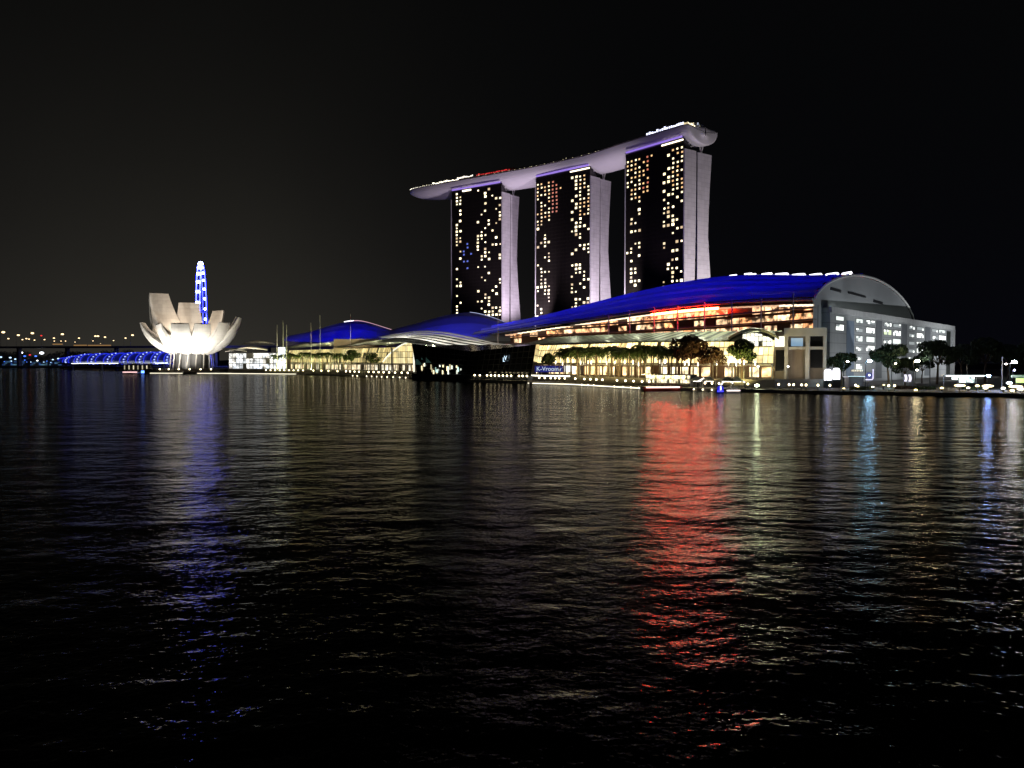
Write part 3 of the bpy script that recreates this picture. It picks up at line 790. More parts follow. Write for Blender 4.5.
for i, (a, b2, d, h, s_, lab) in enumerate(((2, 26, 1380, 11, .10, 'dark low waterfront hall with blue windows at the far left'), (30, 62, 1370, 9, .14, 'dark low waterfront hall with blue windows left of the spiral footbridge'))):
    T = thing('waterfront_hall', lab, 'hall', pl((a + b2) / 2, d, 2.2))
    p, q = pl(a, d), pl(b2, d)
    mb = MB(); mb.prism([(p.x, p.y), (q.x, q.y), (q.x + 6, q.y + 30), (p.x, p.y + 30)], 2.2, 2.2 + h); mb.build('wall', DARKSTONE, T)
    mb = MB(); l = (q - p).length
    mb.quad(p + Vector((0, -.2, 3)), q + Vector((0, -.2, 3)), q + Vector((0, -.2, h)), p + Vector((0, -.2, h)), [(0, 0), (l, 0), (l, h - 3), (0, h - 3)])
    mb.build('window_band', cells('hall_blue_%d' % i, 3, 2.4, (.05, .2, 1), (.3, .7, .9), .25, .45, .1, .2, blot=1.0, bs=.08), T)
    mb = MB(); mb.slab(p + Vector((0, 14, 0)), q + Vector((4, 14, 0)), 2.2 + h, 3 + h, 34); mb.build('roof', DARKMET, T)

# ================================================================== convention hall with the blue vaulted roof
SEC = [  # front eave (px, depth), eave z, rise, cross direction, width
    (pl(812.5, 290), 31.5, 15.0, Vector((.598, .80, 0)), 182),
    (pl(760, 318), 33, 15.5, Vector((.64, .77, 0)), 178),
    (pl(700, 352), 34, 18.5, Vector((.67, .74, 0)), 174),
    (pl(650, 385), 33.6, 20.5, Vector((.70, .71, 0)), 168),
    (pl(600, 422), 32.2, 20.0, Vector((.72, .69, 0)), 162),
    (pl(550, 455), 29.8, 17.0, Vector((.74, .67, 0)), 156),
    (pl(505, 487), 27.2, 13.5, Vector((.75, .66, 0)), 150),
    (pl(470, 515), 24.8, 12.0, Vector((.75, .66, 0)), 140)]
CH = thing('convention_hall', 'huge convention hall with a sweeping blue-lit vaulted roof and glowing balcony floors', 'hall', pl(700, 400, 3.4))
NS = 56
secs = []
def sec_at(f):
    x = f * (len(SEC) - 1); i = min(int(x), len(SEC) - 2); q = x - i
    a, b2 = SEC[i], SEC[i + 1]
    P0 = SEC[max(i - 1, 0)]; P3 = SEC[min(i + 2, len(SEC) - 1)]
    def cr(v0, v1, v2, v3): return .5 * ((2 * v1) + (v2 - v0) * q + (2 * v0 - 5 * v1 + 4 * v2 - v3) * q * q + (3 * v1 - v0 - 3 * v2 + v3) * q ** 3)
    return [cr(P0[k], a[k], b2[k], P3[k]) for k in range(5)]
def roofpt(f, v, up=0.0):
    F, ze, rise, cd, wd = sec_at(f)
    z = ze + rise * max(0, 1 - (2 * v - 1) ** 2) ** .68
    return F + cd * (wd * v) + Vector((0, 0, z + up))
# overlapping long shells with a small step between them
mb = MB()
vs = []
for k in range(7):
    for q in (0, .33, .66, 1): vs.append(((k + q) / 14, .0 + (1 - q) * 1.1))
for k in range(1, 9): vs.append((.5 + k / 16, 0))
# finer near the eave because the vault is steep there
vs = [(.5 * (v / .5) ** 1.6 if v < .5 else v, up) for v, up in vs]
rows = []
for i in range(NS + 1):
    rows.append([roofpt(i / NS, v, up) for v, up in vs])
mb.grid(rows)
rf = mb.build('vault_roof', ROOFMET, CH)
# arched end wall
mb = MB()
def endpt(v, z): F, ze, rise, cd, wd = SEC[0]; return F + cd * (wd * v) + Vector((0, 0, z))
n_ = 26
for k in range(n_):
    a, b2 = k / n_, (k + 1) / n_
    za = roofpt(0, a).z - .4; zb = roofpt(0, b2).z - .4
    mb.quad(endpt(a, 3), endpt(b2, 3), endpt(b2, zb), endpt(a, za))
mb.build('end_wall', GREYCLAD, CH)
mb = MB(); mb.tube([roofpt(0, v) + Vector((.4, -.5, .1)) for v in [0, .004, .015] + [.03 + .97 * i / 40 for i in range(41)]], .5, 6); mb.build('arch_rim', WHITEP, CH)
mb = MB()
F0, ze0, _, cd0, wd0 = SEC[0]; nn = Vector((cd0.y, -cd0.x, 0))
for v0, v1, z0, z1 in ((.12, .2, 36.6, 37.6), (.26, .42, 37, 37.9), (.5, .6, 36, 37.2)):
    a, b2 = F0 + cd0 * wd0 * v0 + nn * .15, F0 + cd0 * wd0 * v1 + nn * .15; mb.slab(a, b2, z0, z1, .3)
mb.build('louvre_slots', DARKMET, CH)
# ridge and eave edge lights
G_EDGE = glow('roof_edge_light', (.95, .92, 1), 2.4)
for f0, f1, v in [(.0, .035, .28), (.055, .09, .29), (.108, .14, .30), (.158, .19, .31), (.21, .24, .33), (.262, .285, .35), (.315, .33, .36), (.352, .366, .41), (.405, .416, .42), (.46, .47, .43), (.53, .537, .44), (.60, .606, .44)]:
    mb = MB(); pts = [roofpt(lerp(f0, f1, i / 6), v + .03 * sin(pi * i / 6), (.9 if f0 < .34 else 1.7) + .5 * sin(pi * i / 6)) for i in range(7)]
    mb.tube(pts, .52 if f0 < .3 else .4, 5); mb.build('edge_light', G_EDGE, CH)
# balcony floors below the eave
FB = [sec_at(f) for f in [i / 24 for i in range(22)]]
def eave_line(off, frac0=0.0, frac1=.86, n=30):
    out = []
    for i in range(n + 1):
        f = lerp(frac0, frac1, i / n); F, ze, rise, cd, wd = sec_at(f); out.append((F + cd * off, ze, f))
    return out
EL = eave_line(5)
mb = MB(); u0 = 0
for (p, z, f), (q, z2, f2) in zip(EL, EL[1:]):
    l = (q - p).length; zb = 19.5
    mb.quad(p + Vector((0, 0, zb)), q + Vector((0, 0, zb)), q + Vector((0, 0, z2 - 1.4)), p + Vector((0, 0, z - 1.4)), [(u0, 0), (u0 + l, 0), (u0 + l, z2 - zb), (u0, z - zb)]); u0 += l
mb.build('balcony_glass', cells('balcony_lit', 7.5, 4.4, (1, .42, .16), (1, .72, .42), 1.2, .2, .05, .26, base=(.15, .07, .04), blot=1.9, bs=.30), CH)
# floor slabs
for zf in (20.2, 24.6, 29.0):
    mb = MB(); A = eave_line(.8)
    for (p, z, f), (q, z2, f2) in zip(A, A[1:]):
        if min(z, z2) - 1 > zf:
            cd = sec_at(f)[3]; mb.box((p + q) / 2 + cd * 2 + Vector((0, 0, zf)), (q - p) / 2, cd * 2.0, (0, 0, .28))
    mb.build('floor_slab', solid('slab_%d' % int(zf), (.28, .16, .10), .7), CH)
# ceiling light under the eave: white to the right, red in front of the middle
mbw = MB(); mbr = MB(); mbd = MB()
A = eave_line(1.0, 0, .86, 60)
for (p, z, f), (q, z2, f2) in zip(A, A[1:]):
    d = (q - p) / 2; cd = sec_at(f)[3]
    px = 512 + 800 * p.x / p.y
    tgt = None
    if 655 < px < 722: tgt = mbr
    elif px >= 780 or 520 < px <= 655: tgt = mbw
    else: tgt = mbd
    hh_ = .55 if tgt is mbr else (.35 if px > 780 else .3)
    tgt.box((p + q) / 2 + Vector((0, 0, (z + z2) / 2 - 1.9)), d * (1 if tgt is not mbr else 1), cd * .12, (0, 0, hh_))
mbw.build('eave_light', glow('eave_cream', (1, .80, .55), 2.0), CH)
mbr.build('red_eave_light', glow('eave_red', (1, .026, .008), 185), CH)
mbd.build('eave_light', glow('eave_amber', (1, .6, .35), .8), CH)
mb = MB(); A = eave_line(0, 0, .9, 40)
mb.tube([p + Vector((0, 0, z + .1)) for p, z, f in A], .55, 6); mb.build('eave_gutter', METAL, CH)
# lower body
mb = MB(); A = eave_line(5.6, 0, .86, 20)
for (p, z, f), (q, z2, f2) in zip(A, A[1:]): mb.slab(p, q, 3.4, min(z, z2) - 1.6, .6)
mb.build('inner_wall', DARKSTONE, CH)
# thin masts along the eave
for px, top in ((609, 312), (630, 310), (653.5, 306.5), (677.5, 305.5), (703.5, 301), (731, 298.5), (761, 297.5), (793, 293.5)):
    best = min(eave_line(-1.5, 0, .86, 200), key=lambda a: abs(512 + 800 * a[0].x / a[0].y - px))[0]
    mb = MB(); mb.tube([best + Vector((0, 0, 19)), best + Vector((0, 0, at(px, top, best.y).z))], .3, 6); mb.build('mast', METAL, CH)
# blue floodlights of the roof
for i in range(11):
    f = .045 + i * .088
    F, ze, rise, cd, wd = sec_at(f); along = (sec_at(min(1, f + .03))[0] - sec_at(max(0, f - .03))[0])
    sc_ = (.55 if i == 0 else 1)
    area('roof_floodlight', F - cd * 16 + Vector((0, 0, ze + 26)), F + cd * 40 + Vector((0, 0, ze + 12)), (.003, .003, 1), 2500 * sc_, 16, 1.5, along)
for x, e in (((700), 9000), (660, 5000)):
    F, ze, rise, cd, wd = sec_at(.29 if x == 700 else .37)
    spot('red_floodlight', F - cd * 4 + Vector((0, 0, ze + 3)), F + cd * 5 + Vector((0, 0, ze + 6)), (1, .02, .02), e * .03, 150, 1, .3)

# ---------------------------------------------------------------- two smaller blue vaults to the left
def vault(name, lab, ridge, eave, depth_back, drop_back, lights, push=0):
    """ridge/eave: lists of (px, py, d) left to right"""
    R = catmull([at(a_[0], a_[1], a_[2] + push) for a_ in ridge], 24); E = catmull([at(a_[0], a_[1], a_[2] + push) for a_ in eave], 24)
    T = thing('vaulted_pavilion', lab, 'pavilion', (R[12].x, R[12].y, 3.4))
    rows = []
    for e, r in zip(E, R):
        row = [e + Vector((0, 0, -.0))]
        for k in range(1, 9):
            v = k / 8; p = e.lerp(r, v); z = e.z + (r.z - e.z) * sin(v * pi / 2) + (.7 if k % 2 else 0)
            row.append(Vector((p.x, p.y, z)))
        back = r + (r - e).normalized() * depth_back; back.z = r.z - drop_back; row.append(back)
        row.append(Vector((back.x, back.y, 3.4)))
        rows.append(row)
    mb = MB(); mb.grid(rows); mb.build('vault_roof', ROOFMET, T)
    mb = MB()
    for e, f in zip(E, E[1:]): mb.quad((e.x, e.y, 3.4), (f.x, f.y, 3.4), f, e)
    mb.build('front_wall', DARKSTONE, T)
    for row, nm in ((rows[0], 0), (rows[-1], 1)):
        mb = MB(); i0 = len(mb.v); pts = [Vector((row[0].x, row[0].y, 3.4))] + row
        mb.v += pts; mb.f.append(tuple(range(len(pts)))); mb.uv.append(None); mb.build('gable_wall', GREYCLAD, T)
    for k, e_ in lights:
        i = int(k * 24); p = E[i] + (E[i] - R[i]).normalized() * 12; p.z = E[i].z + 14
        area('roof_floodlight', p, R[i].lerp(E[i], .4), (.003, .003, 1), e_ * .22, 14, 1.5, E[min(i + 1, 24)] - E[max(i - 1, 0)])
    return T, R, E
T2, R2, E2 = vault('a', 'blue-lit vaulted roof behind the left mall, between the masts and the wave canopy', [(287, 337, 640), (310, 332.5, 632), (335, 325, 622), (352, 322, 615), (365, 322.8, 608), (392, 331, 596)],
      [(284, 341, 600), (310, 342, 590), (335, 342.5, 580), (352, 343, 570), (370, 343, 560), (394, 342, 550)], 30, 6, ((.1, 5000), (.3, 7000), (.5, 7500), (.68, 7000), (.86, 3000)), 62)
mb = MB(); mb.tube([R2[i] + Vector((0, 0, .7)) for i in range(15, 25)], .55, 5); mb.build('edge_light', glow('pink_edge', (1, .55, .65), .8), T2)
mb = MB(); mb.tube([R2[i] + Vector((0, 0, .9)) for i in range(12, 16)], .5, 5); mb.build('edge_light', G_EDGE, T2)
T3, R3, E3 = vault('b', 'blue-lit vaulted roof rising behind the white wave canopy, left of the largest roof', [(390, 331, 625), (412, 325.5, 618), (432, 320, 612), (448, 316, 605), (470, 313.5, 595), (492, 318.5, 580), (508, 325, 568)],
      [(390, 342, 570), (412, 341, 560), (432, 341, 550), (448, 341, 540), (470, 341, 532), (492, 341, 522), (512, 341, 515)], 30, 6, ((.1, 4000), (.28, 6000), (.45, 7000), (.62, 7500), (.8, 7000), (.94, 4000)))
mb = MB(); mb.tube([R3[i] + Vector((0, 0, .9)) for i in (16, 17, 18, 19, 20, 21, 22, 23)], .3, 5); mb.build('edge_light', glow('edge_dim', (.6, .65, 1), .7), T3)

# flag masts over the malls
for px, top, bot, d, lab in ((277, 325, 343, 596, 'thin'), (283, 320.5, 343, 594, 'thick pale'), (286.5, 325, 343, 598, 'thin'), (311, 323, 343, 566, 'slim'), (320, 315.5, 343, 560, 'tall slim'), (350.5, 314, 343, 550, 'faint'), (498, 311, 342, 470, 'tall pale')):
    a, b2 = at(px, bot, d), at(px, top, d)
    T = thing('mast', '%s mast %s' % (lab, {277: 'left of the thick mast above the left mall', 283: 'rising where the white hall meets the left mall', 286.5: 'just right of the thick mast above the left mall', 311: 'above the left palms before the blue vault', 320: 'right above the left palms before the blue vault', 350.5: 'at the top of the left blue vault', 498: 'beside the foot of the farthest hotel tower'}[px]), 'mast', (a.x, a.y, 3.4))
    mb = MB(); mb.tube([(a.x, a.y, 3.4), b2], .42 if px == 283 else .24, 6, .14); mb.build('pole', WHITEP, T)
    mb = MB(); mb.ball(b2, .3); mb.build('finial', METAL, T)

# ================================================================== shopping malls along the terrace
def mall(name, lab, pts, zb, zt, mat_up, mat_dn, canopy, over, back, zc0, zc1):
    T = thing('shopping_mall', lab, 'mall', (pts[0].x, pts[0].y, zb))
    P = catmull(pts, 30); u0 = 0
    up = MB(); dn = MB(); cv = MB(); body = MB(); col_ = MB(); sl = MB(); ribs = MB()
    crow = []; cuv = []
    us = [0]
    for p, q in zip(P, P[1:]): us.append(us[-1] + (q - p).length)
    nrm = []
    for i, p in enumerate(P):
        d = (P[min(i + 1, 30)] - P[max(i - 1, 0)]).normalized(); n = Vector((d.y, -d.x, 0))
        if n.y > 0: n = -n
        nrm.append(n)
    zmid = zb + 5.0
    for i in range(30):
        p, q, n = P[i], P[i + 1], nrm[i]; l = us[i + 1] - us[i]; n2 = nrm[i + 1]
        for k in range(4):
            f0, f1 = k / 4, (k + 1) / 4
            za, zb_ = lerp(zmid, zt, f0), lerp(zmid, zt, f1)
            oa, ob = -2.5 * (1 - cos(f0 * pi / 2)) , -2.5 * (1 - cos(f1 * pi / 2))
            up.quad(p + n * oa + Vector((0, 0, za)), q + n2 * oa + Vector((0, 0, za)), q + n2 * ob + Vector((0, 0, zb_)), p + n * ob + Vector((0, 0, zb_)),
                    [(us[i], za - zmid), (us[i + 1], za - zmid), (us[i + 1], zb_ - zmid), (us[i], zb_ - zmid)])
        dn.quad(p - n * 1.5 + Vector((0, 0, zb)), q - n2 * 1.5 + Vector((0, 0, zb)), q - n2 * 1.5 + Vector((0, 0, zmid - .7)), p - n * 1.5 + Vector((0, 0, zmid - .7)),
                [(us[i], 0), (us[i + 1], 0), (us[i + 1], zmid - zb), (us[i], zmid - zb)])
        sl.box((p + q) / 2 + n * .8 + Vector((0, 0, zmid - .3)), (q - p) / 2, n * 1.6, (0, 0, .3))
        body.slab(p - n * 4, q - n2 * 4, zb, zt, .5)
    posts = []
    i = 0
    x = 0
    while x < us[-1]:
        while us[i + 1] < x: i += 1
        q = (x - us[i]) / (us[i + 1] - us[i]); p = P[i].lerp(P[i + 1], q); n = nrm[i]
        pts_ = [p + n * (.25 - 2.5 * (1 - cos(f * pi / 2))) + Vector((0, 0, lerp(zmid, zt, f))) for f in (0, .25, .5, .75, 1)]
        ribs.tube(pts_, .13, 4)
        posts.append(p + n * 1.2)
        x += 3.4
    for i in range(31):
        p, n = P[i], nrm[i]; z0, z1 = zc0(i / 30), zc1(i / 30)
        crow.append([p + n * over + Vector((0, 0, z0)), p - n * (back * .5) + Vector((0, 0, lerp(z0, z1, .58))), p - n * back + Vector((0, 0, z1)), p - n * back + Vector((0, 0, z1 - .6)), p + n * over + Vector((0, 0, z0 - .5))])
        cuv.append([(us[i], 0), (us[i] + 2, 6), (us[i] + 4, 12), (us[i] + 4, 12), (us[i], 0)])
    cv.grid(crow, cuv, closed=False)
    up.build('glass_wall', mat_up, T); dn.build('shop_windows', mat_dn, T); sl.build('floor_band', STONE, T)
    body.build('rear_wall', DARKSTONE, T); ribs.build('ribs', WHITEP, T); 
    for p in posts[::2]:
        col_ = MB(); col_.tube([p + Vector((0, 0, zb)), p + Vector((0, 0, zmid - .5))], .3, 6); col_.build('column', STONE, T)
    cv.build('louvre_canopy', canopy, T)
    return T, P, nrm
CANOPY = stripes('louvre_roof', (.03, .033, .026), (.44, .44, .33), 4.6, .42)
UPG = cells('mall_upper_glass', 1.7, 2.8, (1, .70, .27), (1, .82, .40), 2.5, .03, .12, .10, base=(.2, .2, .15), blot=.8, bs=.12)
SHOP = cells('mall_shop_glass', 4.2, 4.4, (1, .62, .26), (1, .84, .52), 2.0, .34, .24, .12, base=(.12, .07, .05), blot=1.1, bs=.3)
MS, MSP, MSN = mall('a', 'curved cream-glowing glass mall behind the dense palm row',
     [pl(773, 270), pl(735, 277), pl(690, 285), pl(640, 301), pl(590, 328), pl(528, 366)], 3.4, 16.4, UPG, SHOP, CANOPY, 3.0, 11.5,
     lambda f: 16.2 + .9 * f, lambda f: 20.0 + .6 * f)
UPG2 = cells('left_mall_glass', 2.2, 3.2, (1, .74, .28), (1, .84, .38), .85, .05, .10, .10, base=(.2, .2, .15), blot=.7, bs=.09)
SHOP2 = cells('left_shop_glass', 5, 4.4, (1, .76, .42), (1, .92, .7), 1.1, .25, .16, .12, base=(.12, .1, .08), blot=.8, bs=.2)
MN, MNP, MNN = mall('b', 'long glass mall with scalloped canopy roof, left of the dark glass pavilion',
     [pl(413, 464), pl(385, 500), pl(335, 560), pl(287, 622)], 3.4, 18.3, UPG2, SHOP2, CANOPY, 3.0, 14,
     lambda f: 19.0 + 1.2 * abs(sin(f * pi * 3.1 + .5)), lambda f: 22.8 + 1.6 * abs(sin(f * pi * 3.1 + .5)))
# high arched glass end of the left mall
mb = MB(); pts = [pl(383 + 31.0 * i / 12, lerp(478, 452, i / 12)) for i in range(13)]
for i in range(12):
    p, q = pts[i], pts[i + 1]; z0 = 9 + 11.6 * sin((i / 12) * pi / 2) ** .8; z1 = 9 + 11.6 * sin(((i + 1) / 12) * pi / 2) ** .8; l = (q - p).length
    mb.quad(p + Vector((0, 0, 8)), q + Vector((0, 0, 8)), q + Vector((0, 0, z1)), p + Vector((0, 0, z0)), [(i * l, 0), (i * l + l, 0), (i * l + l, z1 - 8), (i * l, z0 - 8)])
mb.build('arched_glass', cells('arch_glass', 2.4, 3.4, (1, .76, .32), (1, .86, .46), 1.1, .0, .08, .08, base=(.3, .3, .2), blot=.6, bs=.12), MN)
mb = MB(); mb.tube([p + Vector((0, -.1, 9 + 11.6 * sin((i / 12) * pi / 2) ** .8)) for i, p in enumerate(pts)], .35, 6); mb.tube([pts[-1] + Vector((0, 0, 3.4)), pts[-1] + Vector((0, 0, 20.6))], .45, 6)
mb.build('arch_rim', glow('arch_edge', (1, .97, .8), 1.2), MN)
mb = MB(); c = at(351, 345, 556)
mb.prism([(c.x - 12, c.y), (c.x + 20, c.y - 4), (c.x + 22, c.y + 16), (c.x - 10, c.y + 20)], 14, 25); mb.build('roof_house', solid('cream_render', (.5, .42, .3), .8), MN)
mb = MB()
for i in range(9):
    pass
spot('canopy_fill_light', at(345, 350, 520), at(350, 341, 556), (1, .85, .55), 22000, 70, .8)
for P_, N_, zc, e_, c_ in ((MNP, MNN, 31, 2600, (1, .95, .62)), (MSP, MSN, 28, 1500, (.95, 1, .7))):
    for k in range(1, 30, 3):
        p, n = P_[k], N_[k]
        spot('canopy_fill_light', p - n * 13 + Vector((0, 0, zc)), p - n * 2 + Vector((0, 0, 18)), c_, e_ * 2.4, 150, .9, .1)  # added spots that brighten the mall canopies from above
# hall end: raised arched roof over the bright right end of the mall
mb = MB(); rows = []
for i in range(13):
    f = i / 12; px = lerp(728, 779, f); d = lerp(270, 264, f); z = at(px, 341 - 12.5 * sin(pi * (f * .86 + .07)) ** .9, d).z
    rows.append([pl(px, d - 2, z), pl(px, d + 16, z + 1.0), pl(px, d + 16, z + .2), pl(px, d - 2, z - .8)])
mb.grid(rows, closed=True); mb.build('arched_canopy', solid('arch_canopy', (.45, .45, .36), .6), MS)
mb = MB()
for i in range(8):
    f = i / 8; a, b2 = pl(lerp(742, 772, f), lerp(269, 266.5, f)), pl(lerp(742, 772, f + .125), lerp(269, 266.5, f + .125)); z0 = at(0, 342 - 11 * sin(pi * (lerp(.32, .86, f))), 266).z; z1 = at(0, 342 - 11 * sin(pi * lerp(.32, .86, f + .125)), 266).z
    mb.quad(a + Vector((0, 0, 14.2)), b2 + Vector((0, 0, 14.2)), b2 + Vector((0, 0, z1 - .6)), a + Vector((0, 0, z0 - .6)), [(f * 12, 0), (f * 12 + 1.5, 0), (f * 12 + 1.5, z1 - 14), (f * 12, z0 - 14)])
mb.build('gable_glass', cells('gable_glass', 1.6, 2, (1, .95, .72), (1, 1, .9), 1.8, .08, .1, .1, base=(.2, .2, .15)), MS)

# ================================================================== white wave canopy over the event plaza
WV = thing('wave_canopy', 'undulating white slatted canopy between the two malls, behind the dark glass pavilion', 'canopy', pl(440, 440, 3.4))
NW = 40
topc = catmull([at(378, 337, 470), at(400, 333.2, 466), at(422, 331, 460), at(445, 332.3, 450), (at(470, 337, 440)), at(495, 343, 428), at(515, 345, 420)], NW)
botc = catmull([at(382, 338, 440), at(402, 338.2, 430), at(422, 341, 422), at(445, 346.5, 414), at(468, 350.5, 405), at(490, 349, 398), at(530, 345.5, 385)], NW)
for k in range(5):
    mb = MB(); v0 = k / 5; v1 = v0 + .095
    rows = []
    for a, b2 in zip(topc, botc):
        p, q = a.lerp(b2, v0), a.lerp(b2, v1)
        rows.append([p, q, q + Vector((0, 0, .12)), p + Vector((0, 0, .12))])
    mb.grid(rows, closed=True); mb.build('slat', WHITEP, WV)
mb = MB(); rows = [[a.lerp(b2, 0) + Vector((0, 0, -2.2)), b2 + Vector((0, 0, -2.2))] for a, b2 in zip(topc, botc)]
mb.grid(rows); mb.build('gap_shade_sheet', solid('gap_shade', (.015, .017, .015), .8), WV)  # near-black sheet added so the gaps between slats read as shade
for px, d in ((392, 446), (440, 432), (500, 410)):
    mb = MB(); p = pl(px, d); mb.tube([p + Vector((0, 0, 3.4)), p + Vector((0, 0, 17))], .5, 8); mb.build('column', METAL, WV)
for px, d, z, e in ((395, 425, 31, 9000), (425, 412, 30, 14000), (455, 402, 28, 14000), (485, 394, 27, 12000)):
    spot('canopy_fill_light', pl(px, d, z), pl(px + 4, d + 20, 17), (1, .98, .84), e * 2.4, 84, .8, .1)  # added lamps above the slats, standing in for light from inside

# ================================================================== dark glass pavilion on the water
DP = thing('glass_pavilion', 'dark faceted glass pavilion standing on the water between the two malls', 'pavilion', pl(475, 372, .9))
bp_ = [pl(417, 398), pl(466, 368), pl(531, 338), pl(536, 352), pl(470, 404), pl(420, 420)]
tp_ = [pl(412, 392), pl(470, 362), pl(536, 334), pl(540, 352), pl(470, 408), pl(418, 424)]
tz = [at(414, 343.5, 392).z, at(470, 351.5, 362).z, at(535, 344.5, 334).z, at(540, 344.5, 352).z, 17, 18]
mb = MB(); mb.prism([(p.x, p.y) for p in bp_], 3.2, 0, [(p.x, p.y, z) for p, z in zip(tp_, tz)]); mb.build('glass_body', GLASSDK, DP)
mb = MB(); zb = 3.2
for (a, b2, za, z2) in ((bp_[0], bp_[1], tz[0], tz[1]), (bp_[1], bp_[2], tz[1], tz[2])):
    ta, tb_ = (tp_[0], tp_[1]) if a is bp_[0] else (tp_[1], tp_[2])
    for k in range(0, 13):
        f = k / 12; p = a.lerp(b2, f); q = ta.lerp(tb_, f); off = Vector((0, -.12, 0))
        mb.tube([p + Vector((0, 0, 3.2)) + off, q + Vector((0, 0, lerp(za, z2, f))) + off], .09, 4)
    for k in range(1, 5):
        f = k / 5
        mb.tube([a.lerp(ta, f) + Vector((0, -.12, lerp(3.2, za, f))), b2.lerp(tb_, f) + Vector((0, -.12, lerp(3.2, z2, f)))], .08, 4)
mb.build('glazing_bars', DARKMET, DP)
mb = MB(); mb.prism([(p.x, p.y) for p in (pl(412, 400), pl(464, 364), pl(470, 359), pl(528, 333), pl(536, 352), pl(470, 410), pl(414, 430))], -2, 3.2); mb.build('pier_base', solid('pier_dark', (.10, .11, .14), .85), DP)
def on_face(a, b2, ta, tb_, za, zb_, f, h):
    v = h; return a.lerp(b2, f).lerp(ta.lerp(tb_, f), v) + Vector((0, -.3, lerp(3.2, lerp(za, zb_, f), v)))
random.seed(9)
for k in range(26):
    f = .08 + .82 * random.random(); h = random.uniform(.05, .34)
    p = on_face(bp_[0], bp_[1], tp_[0], tp_[1], tz[0], tz[1], f, h)
    mb = MB(); mb.box(p, (.28, -.17, 0), (.05, .05, 0), (0, 0, random.uniform(.4, 1.3)))
    mb.build('interior_lamp', glow('pav_lamp_%d' % k, random.choice(((1, .85, .5), (.6, .9, .8), (.9, .95, .8))), random.uniform(.5, 1.8)), DP)
mb = MB()
for px, py in ((418, 362), (424, 357), (429, 360), (422, 352)):
    f = (px - 414) / 54; p = on_face(bp_[0], bp_[1], tp_[0], tp_[1], tz[0], tz[1], f, .4); p.z = at(px, py, p.y).z
    mb.box(p, (1.4, -.8, 0), (.05, .05, 0), (0, 0, 1.3))
mb.build('interior_glow', glow('pav_teal', (.12, .3, .26), .10), DP)
xd = (bp_[2] - bp_[1]).normalized()
lc = on_face(bp_[1], bp_[2], tp_[1], tp_[2], tz[1], tz[2], .6, .5); lc.z = at(506, 359, lc.y).z
nl = Vector((xd.y, -xd.x, 0)) * .6
LOGO = glow('logo_light', (.65, .85, 1), 1.6)
text_mesh('logo_letter', 'L', 2.6, LOGO, lc + nl - xd * .75 + Vector((0, 0, -.35)), xd, DP, .06)
text_mesh('logo_letter', 'V', 2.6, LOGO, lc + nl * 1.1 + xd * .35 + Vector((0, 0, .35)), xd, DP, .06)

# ================================================================== stone theatre portal
TP = thing('theatre_portal', 'tall grey stone portal building with three bays at the right end of the mall', 'building', pl(800, 263, 3.4))
pa, pb = pl(774, 268), pl(826, 262)
pd = (pb - pa).normalized(); pn = Vector((pd.y, -pd.x, 0)); PL = (pb - pa).length
def tpp(s, out=0, z=0): return pa + pd * PL * s + pn * out + Vector((0, 0, z))
zt_ = at(800, 328, 265).z
mb = MB(); mb.box(tpp(.60, -.6, zt_ - 1.35), pd * PL * .41, pn * 1.2, (0, 0, 1.35)); mb.build('lintel', STONE, TP)
for s, wd in ((.235, .55), (.645, .62), (.975, .5)):
    mb = MB(); mb.box(tpp(s, -.6, (3.4 + zt_ - 2.7) / 2), pd * wd, pn * 1.1, (0, 0, (zt_ - 2.7 - 3.4) / 2)); mb.build('column', STONE, TP)
mb = MB(); mb.box(tpp(.5, -9, (3.4 + zt_ - 1) / 2), pd * PL * .5, pn * 6, (0, 0, (zt_ - 1 - 3.4) / 2)); mb.build('body_wall', solid('brown_stone', (.22, .19, .16), .85), TP)
mb = MB(); mb.box(tpp(.61, -.9, 13.6), pd * PL * .38, pn * .7, (0, 0, .45)); mb.build('transom_beam', STONE, TP)
for s0, s1, z0, z1, mt in ((.0, .2, 14.2, 17.6, glow('portal_white', (1, .96, .78), 1.7)), (.32, .55, 14.3, 17.0, glow('portal_blue', (.35, .6, .85), .55)), (.70, .93, 14.2, 18.0, GLASSDK), (.70, .93, 7, 13, GLASSDK), (.02, .2, 6, 13, GLASSDK)):
    mb = MB(); mb.box(tpp((s0 + s1) / 2, -2.9, (z0 + z1) / 2), pd * PL * (s1 - s0) / 2, pn * .12, (0, 0, (z1 - z0) / 2)); mb.build('window', mt, TP)
mb = MB(); mb.box(tpp(.45, -2.95, 8.5), pd * PL * .1, pn * .1, (0, 0, 4.8)); mb.build('entrance_panel', solid('bronze_panel', (.16, .12, .09), .5), TP)
for s, e in ((.1, 1500), (.45, 2300), (.8, 2600)):
    spot('portal_floodlight', tpp(s, 13, 4.2), tpp(s, 0, 12), (1, .86, .62), e, 95, .9, .3)

